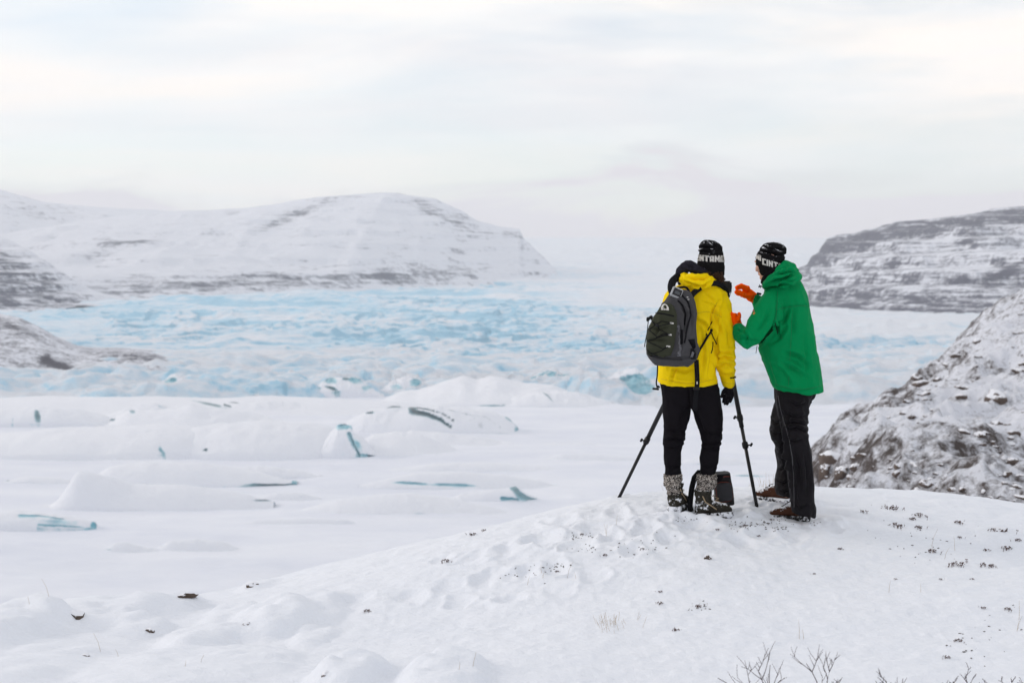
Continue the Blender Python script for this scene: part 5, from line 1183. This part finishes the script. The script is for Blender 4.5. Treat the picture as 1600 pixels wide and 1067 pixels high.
bm = bmesh.new(); strip(bm, bvG, [(1208, 515), (1200, 524), (1192, 531), (1185, 538)], 1.6, .0, .003); strip(bm, bvG, [(1211, 504), (1213, 512), (1215, 522)], 1.3, 0, .003); pG.part('pit_zip', bm, M_BLK, oG)
bm = bmesh.new(); h0, n0 = hit(bvG, 1183, 540); tube_bm(bm, [h0, h0 + Vector((-.004, -.004, -.02)), h0 + Vector((-.008, -.004, -.05))], [.0022] * 3, 5); pG.part('zip_pull', bm, M_BLK, oG)
for pl in ([(1214, 484), (1232, 480), (1250, 478), (1266, 478)], [(1211, 600), (1235, 607), (1262, 608), (1284, 602)], [(1215, 455), (1214, 480), (1212, 500)], [(1238, 482), (1236, 530), (1232, 602)], [(1151, 517), (1160, 512)]):
    bm = bmesh.new(); strip(bm, bvG, pl, .8, .0, .0015); pG.part('seam', bm, M_SEAMG, oG)
# badge: orange disc with a small pink cap
bm = bmesh.new(); h0, n0 = hit(bvG, 1178.5, 489); q_ = n0.to_track_quat('Z', 'Y').to_matrix().to_4x4()
bmesh.ops.create_cone(bm, cap_ends=True, segments=20, radius1=.0095, radius2=.009, depth=.004, matrix=Matrix.Translation(h0 + n0 * .002 + Vector((0, 0, -.004))) @ q_)
bd_ = pG.part('badge', bm, simple('badge_orange', (0.62, 0.20, 0.04), 0.6), oG)
bm = bmesh.new(); c0 = h0 + n0 * .0035 + Vector((0, 0, .008)); sx = n0.cross(Vector((0, 0, 1))).normalized()
bm.faces.new([bm.verts.new(c0 + sx * .007), bm.verts.new(c0 - sx * .007), bm.verts.new(c0 + Vector((0, 0, .011)))]); r_ = bmesh.ops.extrude_face_region(bm, geom=list(bm.faces)); bmesh.ops.translate(bm, vec=n0 * .003, verts=[v for v in r_['geom'] if isinstance(v, bmesh.types.BMVert)])
pG.part('badge_mark', bm, simple('badge_pink', (0.65, 0.08, 0.16), 0.6), oG)
# hood lying on the shoulders
bm = bmesh.new(); loft(bm, Gf, [(1193, 454, 1252, 452, -.0, .13), (1196, 440, 1252, 441, -.01, .13), (1200, 430, 1246, 430, .0, .115), (1210, 420, 1240, 420, .02, .09)])
limb(bm, Gf, [(1196, 446, -.06, 6), (1205, 437, -.12, 8), (1220, 430, -.15, 9.5), (1236, 428, -.13, 9), (1245, 432, -.07, 8)])
limb(bm, Gf, [(1224, 445, -.15, 7), (1234, 440, -.16, 8.5), (1244, 434, -.12, 9), (1247, 432, -.06, 7)])
limb(bm, Gf, [(1206, 436, -.02, 6), (1216, 422, -.03, 8), (1229, 412, -.02, 6), (1238, 418, -.01, 7), (1243, 428, .0, 7)])
limb(bm, Gf, [(1216, 424, -.09, 8), (1228, 413, -.05, 6)])
hG = fuse(bm, .006, 2); creases(hG, [([(1199, 446), (1212, 438), (1228, 434), (1244, 426)], .014, 1.9), ([(1196, 452), (1212, 446), (1226, 444), (1240, 450)], .010, 2.0), ([(1212, 430), (1228, 426), (1243, 424)], .010, 1.7), ([(1226, 420), (1234, 424), (1242, 424)], .007, 1.5), ([(1218, 420), (1224, 428), (1228, 432)], .005, 1.5), ([(1228, 438), (1236, 440), (1246, 436)], .006, 1.5)], noise_amp=.007, seed=41)
pG.part('hood', hG, M_GRN, oG, label='green hood folded on the shoulders')
bm = bmesh.new(); limb(bm, Gf, [(1192, 441, .02, 4), (1196, 437, -.01, 6.5), (1202, 431, -.05, 7.5), (1208, 425, -.07, 6), (1216, 419, -.07, 4)]); loft(bm, Gf, [(1190, 445, 1222, 440, .03, .085), (1195, 437, 1216, 428, .04, .08)])
pG.part('collar', fuse(bm, .005, 3), M_BLK, label='black neck warmer inside the green collar')
bm = bmesh.new(); c0 = Gf.pt(1187.5, 447.5, -.06)
for v_ in ((.012, 0, .006), (-.012, 0, .0), (-.004, 0, .012), (.004, 0, -.011), (-.010, 0, -.008)): tube_bm(bm, [c0, c0 + Vector(v_)], [.0035, .0025], 5)
bmesh.ops.create_icosphere(bm, subdivisions=2, radius=.006, matrix=Matrix.Translation(c0)); tube_bm(bm, [c0, Gf.pt(1194, 449, -.04)], [.003, .003], 5)
pG.part('drawcord_toggle', bm, M_PLAS, oG)
hatG = beanie(Gf, [(1189, 430, 1206, 438, .03, .07), (1184.5, 421, 1214, 431, .04, .098), (1181.5, 411, 1222, 422, .05, .108), (1181.5, 402, 1225, 411, .05, .108), (1184, 395, 1226, 402, .05, .104), (1187, 391, 1226, 398, .05, .10), (1188, 389, 1228, 393, .045, .10), (1191, 384, 1228, 387, .04, .085), (1197, 380, 1224, 382, .04, .066), (1204, 378.5, 1218, 379, .04, .035)],
    [([(1187, 392), (1200, 394), (1214, 399), (1226, 399)], .010, 1.7), ([(1191, 384), (1200, 390), (1210, 391)], .006, 1.5), ([(1206, 383), (1214, 389), (1226, 392)], .005, 1.5)], 19)
bvH2 = bvh_of(hatG); oh = pG.part('beanie', hatG.copy(), M_HATM)
bm = bmesh.new()
lettering(bm, bvH2, 'CINTA', 1191.5, 1221.5, lambda x: 403.5 + (x - 1191) * .29, 9.6)
lettering(bm, bvH2, 'NI', 1182.2, 1189.2, lambda x: 395.5 + (x - 1182) * .55, 8.6)
pG.part('lettering', bm, M_WHT, oh, smooth=False)
for pl_, fi_, lab in ((palmGr, finGr, 'orange glove raised open at chin height'), (palmGl, finGl, 'orange glove held lower behind the yellow sleeve')):
    bm = bmesh.new(); hand(bm, Gf, fi_, pl_); me = fuse(bm, .004, 2); creases(me, [], noise_amp=.003, nscale=(30, 30, 30), seed=2); pG.part('glove', me, M_ORG, label=lab)
bm = bmesh.new(); bmesh.ops.create_cube(bm, size=1, matrix=Matrix.Translation(Gf.pt(1186, 459, .2)) @ Matrix.Rotation(.2, 4, 'Y') @ Matrix.Diagonal((.03, .03, .014, 1))); bmesh.ops.bevel(bm, geom=bm.edges[:], offset=.003, segments=2, affect='EDGES'); pG.part('cuff_tab', bm, M_BLK, oG)
for hp, f_, hd_, lab, dz in (((1264, 812), (-.95, .30), 0, 'near brown boot', 0), ((1232, 784), (-.80, .62), .2, 'far brown boot', 0)):
    g_ = gat(*hp); heel = (g_[0], g_[1], gz(g_[0], g_[1]) + .004)
    bm = bmesh.new(); boot(bm, (heel[0], heel[1], heel[2] + .016), f_, .262, .098, .088, .13, .05, 0); me = fuse(bm, .005, 3); creases(me, [], noise_amp=.003, nscale=(20, 20, 20), seed=6)
    bo = pG.part('boot', me, M_SHOE, label=lab); bm = bmesh.new(); sole(bm, heel, f_, .272, .098, .022); pG.part('sole', bm, M_SOLE, bo)
    bm = bmesh.new(); f = Vector((f_[0], f_[1], 0)).normalized(); s_ = Vector((f.y, -f.x, 0)); h0 = Vector(heel)
    for q in range(4): tube_bm(bm, [h0 + f * (.13 + .014 * q) + s_ * (.022 * (-1) ** q) + Vector((0, 0, .112 - .010 * q)), h0 + f * (.145 + .014 * q) + s_ * (-.022 * (-1) ** q) + Vector((0, 0, .106 - .010 * q))], [.0028, .0028], 5)
    pG.part('lace', bm, M_BLK, bo)
# ============================================================ gear
def box_bm(bm, M_, size, bev=0.004, seg=2):
    r_ = bmesh.ops.create_cube(bm, size=1, matrix=M_ @ Matrix.Diagonal((*size, 1)))
    vs = set(r_['verts']); es = [e_ for e_ in bm.edges if e_.verts[0] in vs and e_.verts[1] in vs]
    if bev: bmesh.ops.bevel(bm, geom=es, offset=bev, segments=seg, affect='EDGES')
# backpack
M_PG = fabric('pack_grey', (0.060, 0.059, 0.063), 0.7); M_PO = fabric('pack_olive', (0.040, 0.043, 0.028), 0.75); M_PL = fabric('pack_light_grey', (0.13, 0.13, 0.14), 0.7); M_PD = fabric('pack_dark', (0.035, 0.034, 0.036), 0.8)
M_WEB = fabric('black_webbing', (0.010, 0.010, 0.012), 0.8)
B = Fig(9.5)
bpT = Thing('backpack', B.pt(1050, 566, -.25), 'grey and olive backpack with bungee cords worn over the yellow jacket', 'backpack')
bm = bmesh.new(); loft(bm, B, [(1052, 456, 1072, 455, -.21, .05, 2.4), (1046, 462, 1080, 461, -.22, .08, 2.6), (1038, 472, 1084, 472, -.24, .10, 2.8), (1029, 486, 1086, 488, -.25, .12, 3), (1019, 506, 1086, 508, -.26, .13, 3), (1012, 528, 1087, 528, -.265, .135, 3), (1009, 546, 1089, 548, -.27, .138, 3), (1010, 557, 1089, 559, -.27, .13, 2.8), (1017, 564, 1082, 566, -.26, .10, 2.4)], n=36)
pk = fuse(bm, .0055, 3); creases(pk, [([(1062, 470), (1072, 490), (1070, 520)], .008, 2), ([(1072, 462), (1082, 490), (1080, 525)], .006, 2), ([(1060, 500), (1064, 530), (1062, 556)], .005, 2), ([(1052, 556), (1066, 560), (1086, 556)], .005, 2), ([(1074, 528), (1082, 540), (1088, 556)], .006, 2)], noise_amp=.007, seed=51)
bvP = bvh_of(pk); bpT.part('main_bag', pk.copy(), M_PG)
bm = bmesh.new(); loft(bm, B, [(1034, 476, 1046, 475, -.345, .03, 2.2), (1027, 482, 1054, 481, -.365, .045, 2.5), (1020, 494, 1057, 493, -.375, .055, 2.6), (1014, 508, 1057, 508, -.38, .06, 2.6), (1011, 525, 1055, 526, -.385, .065, 2.6), (1009.5, 542, 1052, 544, -.385, .065, 2.6), (1012, 553, 1048, 555, -.38, .055, 2.4)], n=30)
po = fuse(bm, .005, 3); creases(po, [([(1016, 512), (1030, 516), (1046, 510)], .005, 2), ([(1013, 532), (1028, 530), (1044, 534)], .006, 2), ([(1022, 500), (1030, 512), (1026, 526)], .004, 2)], noise_amp=.007, seed=53)
bvO = bvh_of(po); fp = bpT.part('front_pocket', po.copy(), M_PO)
V1, _ = get_np(pk); V2, _ = get_np(po)
bmA = bmesh.new(); bmA.from_mesh(pk); bmA.from_mesh(po); mA = bpy.data.meshes.new('tmp'); bmA.to_mesh(mA); bmA.free(); bvA = bvh_of(mA)
bm = bmesh.new(); strip(bm, bvO, [(1024, 489), (1038, 490.5), (1053, 494)], 2.0, .0, .004); bpT.part('pocket_zip', bm, M_WEB, fp)
bm = bmesh.new()
pts = [(x, y) for x, y in [(1033, 484.5), (1033.5, 480), (1036, 476.5), (1039, 475.4), (1042, 476.8), (1044.6, 480.5), (1045, 485.2)]]
c0 = hit(bvA, 1039, 481)[0]; vs = [(lambda h: h[0] + h[1] * .004)(hit(bvA, x, y)) for x, y in pts]
vv = [bm.verts.new(v) for v in vs]; bm.faces.new(vv); r_ = bmesh.ops.extrude_face_region(bm, geom=list(bm.faces)); bmesh.ops.translate(bm, vec=Vector((0, -.003, 0)), verts=[v for v in r_['geom'] if isinstance(v, bmesh.types.BMVert)])
lg = bpT.part('logo_patch', bm, M_WHT, fp)
bm = bmesh.new()
for pl in ([(1036.5, 484.3), (1037.6, 480.6), (1040, 479.4)], [(1039.5, 484.6), (1040, 482), (1041.6, 480.8)], [(1035, 480.5), (1037, 482)]):
    pp = [hit(bvA, x, y)[0] + Vector((0, -.009, 0)) for x, y in pl]; tube_bm(bm, pp, [.0013] * len(pp), 4)
bpT.part('logo_lines', bm, M_PD, lg)
# bungee, anchors
anchR = [(1049, 505), (1046, 523), (1043.5, 541), (1040, 553)]; anchL = [(1017, 498), (1014, 515), (1012, 533), (1011, 550)]
bm = bmesh.new()
def cord(pl, r_=.0026, lift=.004):
    pts = []
    for a, b_ in zip(pl, pl[1:]):
        for k in range(6): pts.append((a[0] + (b_[0] - a[0]) * k / 6, a[1] + (b_[1] - a[1]) * k / 6))
    pts.append(pl[-1]); W = []
    for x, y in pts: h, n0 = hit(bvA, x, y); W.append(h + n0 * lift)
    tube_bm(bm, W, [r_] * len(W), 6)
cord([anchL[0], (1026, 511), anchR[0]]); cord([anchL[1], (1024, 508), (1034, 502), anchR[0]]); cord([anchL[1], (1027, 527), anchR[1]]); cord([anchL[0], (1022, 506), (1034, 517), anchR[1]]); cord([anchL[2], (1025, 528), (1036, 522), anchR[1]]); cord([anchL[2], (1026, 540), (1036, 545), anchR[2]]); cord([anchL[3], (1022, 552), (1034, 548), anchR[2]]); cord([(1012, 546), (1018, 553), (1028, 555)])
bpT.part('bungee_cord', bm, M_WEB, fp)
for x, y in anchR[:3]:
    bm = bmesh.new(); strip(bm, bvA, [(x - 2.5, y - .3), (x + 3, y + .4)], 2.2, .001, .005, sub=2); bpT.part('cord_loop', bm, M_WHT, fp)
for x, y in anchL[:3]:
    bm = bmesh.new(); h, n0 = hit(bvA, x + 1.5, y); box_bm(bm, Matrix.Translation(h) @ Matrix.Rotation(.5, 4, 'Y'), (.010, .01, .014), .002); bpT.part('cord_clip', bm, M_PLAS, fp)
bm = bmesh.new(); h, n0 = hit(bvA, 1026, 510); bmesh.ops.create_icosphere(bm, subdivisions=2, radius=.010, matrix=Matrix.Translation(h + n0 * .008) @ Matrix.Diagonal((1.2, .8, .8, 1))); bpT.part('cord_toggle', bm, M_PLAS, fp)
# side compression buckle left, light strip, zips
bm = bmesh.new(); box_bm(bm, Matrix.Translation(B.pt(1015, 497, -.28)) @ Matrix.Rotation(-.6, 4, 'Y'), (.045, .02, .02), .004); box_bm(bm, Matrix.Translation(B.pt(1012, 499, -.28)), (.016, .02, .03), .004); bpT.part('side_buckle', bm, M_PLAS)
bm = bmesh.new(); tube_bm(bm, [B.pt(1013, 501, -.28), B.pt(1011, 520, -.285), B.pt(1008, 535, -.285), B.pt(1007, 542, -.285)], [.003] * 4, 5); bpT.part('side_cord', bm, M_WEB)
bm = bmesh.new(); strip(bm, bvA, [(1060, 508), (1063, 530), (1062, 556)], 8, .001, .003); bpT.part('side_panel', bm, M_PL)
bm = bmesh.new(); strip(bm, bvA, [(1059, 470), (1068, 478), (1072, 492), (1070, 508)], 2.2, .001, .005); strip(bm, bvA, [(1066, 462), (1076, 474), (1079, 492), (1074, 512), (1069, 536)], 2.6, .001, .005); bpT.part('main_zip', bm, M_WEB)
bm = bmesh.new(); strip(bm, bvA, [(1066, 515), (1065.5, 538)], 5.0, .002, .006); bpT.part('compression_strap', bm, M_WEB)
bm = bmesh.new(); strip(bm, bvA, [(1080, 530), (1082, 545), (1083, 561)], 11, .001, .005); sp_ = bpT.part('mesh_pocket', bm, M_WEB)
bm = bmesh.new(); strip(bm, bvA, [(1079, 558), (1082, 550)], 4.5, .007, .004); bpT.part('bottle_strip', bm, M_PL, sp_)  # pale grey strip for the bottle in the mesh pocket
bm = bmesh.new(); strip(bm, bvA, [(1011, 553), (1030, 559), (1050, 561), (1066, 562)], 4, .001, .003); bpT.part('base_panel', bm, M_PD)
for zx, zy in ((1074, 465), (1076, 468)):
    bm = bmesh.new(); h, n0 = hit(bvA, zx, zy); box_bm(bm, Matrix.Translation(h + n0 * .006), (.012, .005, .005), .001); bpT.part('zip_pull', bm, M_WHT)
# shoulder straps follow the jacket
Vj, _ = get_np(jacketY)
def ribbon(pl, w, th=.014, mat=M_WEB, name='strap', parent=None, lab=None):
    """pl: (px, py, dy); a padded band; each point gives its own depth"""
    W = [B.pt(*q) for q in pl]; sub = []
    for i in range(len(W) - 1):
        p0, p1, p2, p3 = W[max(i - 1, 0)], W[i], W[i + 1], W[min(i + 2, len(W) - 1)]
        for k in range(5):
            t_ = k / 5; sub.append(0.5 * ((2 * p1) + (p2 - p0) * t_ + (2 * p0 - 5 * p1 + 4 * p2 - p3) * t_ ** 2 + (3 * p1 - p0 - 3 * p2 + p3) * t_ ** 3))
    sub.append(W[-1]); bm = bmesh.new(); rows = []
    for i, q in enumerate(sub):
        d = (sub[min(i + 1, len(sub) - 1)] - sub[max(i - 1, 0)]).normalized(); view = (q - CAMP).normalized()
        s_ = d.cross(view).normalized() * (w / 2 / FPX * 9.4); nn = s_.cross(d).normalized() * th / 2
        rows.append([bm.verts.new(q + s_ * math.cos(a) + nn * math.copysign(abs(math.sin(a)) ** .6, math.sin(a))) for a in [2 * math.pi * k / 10 for k in range(10)]])
    for r0, r1 in zip(rows, rows[1:]):
        for k in range(10): bm.faces.new((r0[k], r0[(k + 1) % 10], r1[(k + 1) % 10], r1[k]))
    bm.faces.new(rows[0]); bm.faces.new(rows[-1][::-1])
    return bpT.part(name, bm, mat, parent, smooth=True, label=lab)
ribbon([(1078, 466, -.21), (1083, 459, -.19), (1091, 452, -.16), (1102, 446, -.14), (1115, 442.5, -.12), (1126, 445, -.08), (1134, 453, -.02), (1136, 464, .08)], 9, .022, name='shoulder_strap', lab='right padded shoulder strap')
ribbon([(1052, 460, -.22), (1049, 450, -.18), (1051, 440, -.13), (1057, 434, -.08), (1062, 430, -.02)], 12, .024, name='shoulder_strap', lab='left padded shoulder strap')
ribbon([(1050, 452, -.19), (1064, 449, -.19), (1073, 450, -.19), (1079, 460, -.19)], 3.5, .01, name='haul_loop')
ribbon([(1088, 560, -.18), (1092, 549, -.16), (1099, 537, -.15), (1106, 525, -.14), (1112, 516, -.11), (1114, 511, -.06)], 3.6, .008, name='lower_strap')
sb = ribbon([(1088, 562, -.18), (1089, 580, -.18), (1089.5, 596, -.18), (1088.5, 607, -.18), (1087, 622, -.17), (1086, 642, -.16)], 7.5, .006, name='hanging_strap')
bm = bmesh.new(); box_bm(bm, Matrix.Translation(B.pt(1088.5, 607, -.185)), (.042, .014, .018), .003); bpT.part('buckle', bm, M_PLAS, sb)
bm = bmesh.new(); box_bm(bm, Matrix.Translation(B.pt(1089.2, 598, -.19)), (.008, .004, .018), .001); bpT.part('white_tag', bm, M_WHT, sb)
sl = ribbon([(1027.5, 566, -.17), (1027, 585, -.165), (1025.5, 598, -.165), (1027, 606, -.165)], 2.2, .006, name='hanging_strap')
bm = bmesh.new(); box_bm(bm, Matrix.Translation(B.pt(1024.5, 607.5, -.165)) @ Matrix.Rotation(.1, 4, 'Y'), (.044, .014, .014), .003); box_bm(bm, Matrix.Translation(B.pt(1029, 604, -.165)) @ Matrix.Rotation(.7, 4, 'Y'), (.02, .016, .014), .003); bpT.part('buckle', bm, M_PLAS, sl)
bm = bmesh.new(); h, n0 = hit(bvJY, 1106, 520); strip(bm, bvJY, [(1103.5, 517), (1107, 525)], 3.2, .004, .004, sub=2); pY.part('sleeve_tab', bm, M_YEL, jY)
# small silver framed camera clipped to the pack strap
gT = Thing('action_camera', B.pt(1057, 464, -.28), 'small silver framed action camera clipped on top of the backpack', 'camera')
Mg = Matrix.Translation(B.pt(1057, 457.5, -.32)) @ Matrix.Rotation(.42, 4, 'Y') @ Matrix.Rotation(-.25, 4, 'X')
bm = bmesh.new(); box_bm(bm, Mg, (.070, .028, .066), .005); gT.part('case', bm, simple('silver_case', (0.42, 0.43, 0.44), 0.4, .5), smooth=False)
bm = bmesh.new(); box_bm(bm, Mg @ Matrix.Translation((.002, -.0135, 0)), (.058, .003, .050), .002); fr_ = gT.part('face_plate', bm, M_PD, smooth=False)
bm = bmesh.new(); box_bm(bm, Mg @ Matrix.Translation((.004, -.0160, -.002)), (.036, .003, .022), .001); gT.part('screen', bm, simple('dark_screen', (0.05, 0.055, 0.06), 0.2, .5), fr_, smooth=False)

# tripod and camera
ax_, ay_ = 1120, 450; D0 = 10.2
apex = Vector(P(ax_, 462, D0))
tT = Thing('tripod', (apex.x, apex.y, gz(apex.x, apex.y)), 'black tripod standing astride the knoll in front of the yellow jacket', 'tripod')
fA = gat(966, 777); fB = gat(1183, 790); fC = np.array([P(1108, 780, 10.7)[0], 10.7, gz(P(1108, 780, 10.7)[0], 10.7)])
M_TUBE = simple('tripod_tube', (0.018, 0.018, 0.02), 0.35, 0.5)
print('tripod feet', fA, fB, fC, apex)
for f_, w3 in enumerate((fA, fB, fC)):
    foot = Vector(w3) + Vector((0, 0, -.015)); top = apex + (foot - apex).normalized() * .03 ; d = (foot - top); Lg = d.length; u = d.normalized()
    def q(s): return top + u * (Lg * s)
    s1, s2 = (0.70, 0.99) if f_ == 0 else ((.62, .705) if f_ == 1 else (.6, .8))
    bm = bmesh.new(); tube_bm(bm, [q(0), q(s1)], [.0165, .0165], 14); lg_ = tT.part('leg', bm, M_TUBE, smooth=True)
    bm = bmesh.new(); tube_bm(bm, [q(s1), q(.995)], [.0125, .0120], 14); tT.part('lower_tube', bm, M_TUBE, lg_, smooth=True)
    bm = bmesh.new(); tube_bm(bm, [q(.985), q(1.0)], [.014, .010], 12); tT.part('rubber_foot', bm, M_RUB, lg_, smooth=True)
    for s in ([s1] if f_ == 0 else [s1 - .045, s2]):
        bm = bmesh.new(); tube_bm(bm, [q(s - .016), q(s - .008), q(s + .008), q(s + .016)], [.019, .022, .022, .017], 14)
        sd = -1 if f_ != 1 or s < .62 else 1
        c0 = q(s); tube_bm(bm, [c0, c0 + Vector((sd * .032, -.015, .004))], [.006, .005], 8); box_bm(bm, Matrix.Translation(c0 + Vector((sd * .040, -.016, .006))) @ Matrix.Rotation(.5, 4, 'Y'), (.016, .010, .028), .003)
        tT.part('leg_lock', bm, M_PLAS, lg_, smooth=False)
bm = bmesh.new(); tube_bm(bm, [apex + Vector((0, 0, -.30)), apex + Vector((0, 0, .02))], [.013, .013], 14); tT.part('centre_column', bm, M_TUBE, smooth=True)
bm = bmesh.new(); tube_bm(bm, [apex + Vector((0, 0, -.04)), apex + Vector((0, 0, -.02)), apex + Vector((0, 0, .015))], [.035, .045, .035], 16); tT.part('leg_collar', bm, M_PLAS)
bm = bmesh.new(); tube_bm(bm, [apex + Vector((0, 0, .01)), apex + Vector((0, 0, .03)), apex + Vector((0, 0, .035)), apex + Vector((0, 0, .05))], [.022, .022, .030, .030], 16); tT.part('head', bm, M_PLAS)
cc = Vector(P(1128, 448, D0)); cT = Thing('camera', cc + Vector((0, 0, -.05)), 'black camera mounted on the tripod, seen past the yellow shoulder', 'camera')
Mc = Matrix.Translation(cc) @ Matrix.Rotation(-.25, 4, 'Z')
bm = bmesh.new(); box_bm(bm, Mc @ Matrix.Translation((0, 0, -.003)), (.135, .06, .088), .010, 3); box_bm(bm, Mc @ Matrix.Translation((.052, -.012, 0)), (.03, .045, .08), .010, 3); cT.part('camera_body', bm, M_PLAS, smooth=False)
bm = bmesh.new(); box_bm(bm, Mc @ Matrix.Translation((-.005, 0, .052)), (.055, .06, .03), .008, 2); cT.part('viewfinder', bm, M_PLAS, smooth=False)
bm = bmesh.new(); tube_bm(bm, [Mc @ Vector((-.005, .03, 0)), Mc @ Vector((-.005, .06, 0)), Mc @ Vector((-.005, .12, 0)), Mc @ Vector((-.005, .14, 0))], [.036, .038, .038, .041], 20); cT.part('lens', bm, M_PLAS, smooth=True)
bm = bmesh.new(); box_bm(bm, Mc @ Matrix.Translation((-.01, -.0315, -.004)), (.07, .003, .05), .001); cT.part('rear_screen', bm, simple('screen_glass', (0.02, 0.022, 0.025), 0.15, .5), smooth=False)
bm = bmesh.new(); s0 = Mc @ Vector((.066, -.01, .03)); tube_bm(bm, [s0, s0 + Vector((.004, 0, -.03)), s0 + Vector((.0, 0, -.07)), s0 + Vector((-.01, .0, -.10))], [.003] * 4, 5); cT.part('neck_strap', bm, M_WEB)

# camera bag on the snow
K = Fig(9.72)
g_ = gat(1130, 790); kT = Thing('camera_bag', K.pt(1132, 786), 'black shoulder camera bag with reddish piping standing behind the right boot', 'bag')
bm = bmesh.new(); loft(bm, K, [(1116, 790, 1146, 786, 0, .07, 3.5), (1115, 765, 1145, 765, 0, .075, 4), (1113, 745, 1141, 743, 0, .075, 4), (1112, 739, 1140, 737, 0, .07, 3.5)], n=32)
me = fuse(bm, .005, 2); creases(me, [], noise_amp=.004, seed=3); bvK = bvh_of(me); kb = kT.part('bag_body', me.copy(), simple('bag_black', (0.018, 0.017, 0.019), .6, .25))
bm = bmesh.new(); loft(bm, K, [(1122, 783, 1143, 781, -.075, .022, 3), (1120, 775, 1145, 773, -.078, .03, 4), (1119, 762, 1143, 760, -.078, .03, 4), (1121, 755, 1140, 753.5, -.075, .022, 3)], n=28); me = fuse(bm, .004, 3); bvK2 = bvh_of(me); kp = kT.part('front_pocket', me.copy(), fabric('bag_pocket', (0.04, 0.04, 0.045), .7))
bm = bmesh.new(); rim = [(1124, 784), (1120.5, 778), (1118.5, 764), (1120, 755.5), (1126, 753.2), (1136, 752.8), (1141, 755), (1143.2, 763), (1145.6, 776), (1142.5, 781.5), (1134, 783.6), (1124, 784)]
tube_bm(bm, [K.pt(x, y, -.085) for x, y in rim], [.0032] * len(rim), 6); M_PIPE = simple('red_piping', (0.12, 0.022, 0.015), .6); kT.part('piping', bm, M_PIPE, kp, smooth=True)
bm = bmesh.new(); strip(bm, bvK, [(1127, 745.5), (1134, 744), (1142, 744.5)], 1.8, .001, .005, 9.6); kT.part('flap_strap', bm, M_PIPE, kb)
bm = bmesh.new(); loft(bm, K, [(1113, 742, 1131, 742, -.07, .02, 3), (1114, 751, 1128, 750, -.075, .02, 3)], n=20); kT.part('flap', fuse(bm, .004, 2), M_BLK, kb)
bm = bmesh.new(); pl = [(1110, 741, -.02), (1100, 738, -.06), (1091, 738, -.10), (1085, 746, -.13), (1081, 762, -.15), (1079, 778, -.16), (1078, 791, -.17), (1080, 799, -.18)]
W = [K.pt(*q_) for q_ in pl]; rows = []
for i, q_ in enumerate(W):
    d = (W[min(i + 1, len(W) - 1)] - W[max(i - 1, 0)]).normalized(); s_ = d.cross(Vector((0, 1, 0))).normalized() * .019; nn = s_.cross(d).normalized() * .007
    rows.append([bm.verts.new(q_ + s_ * math.cos(a) + nn * math.sin(a)) for a in [2 * math.pi * k / 10 for k in range(10)]])
for r0, r1 in zip(rows, rows[1:]):
    for k in range(10): bm.faces.new((r0[k], r0[(k + 1) % 10], r1[(k + 1) % 10], r1[k]))
bm.faces.new(rows[0]); bm.faces.new(rows[-1][::-1]); kT.part('shoulder_strap', bm, M_WEB, smooth=True)
for _m in [m_ for m_ in bpy.data.meshes if m_.users == 0]: bpy.data.meshes.remove(_m)
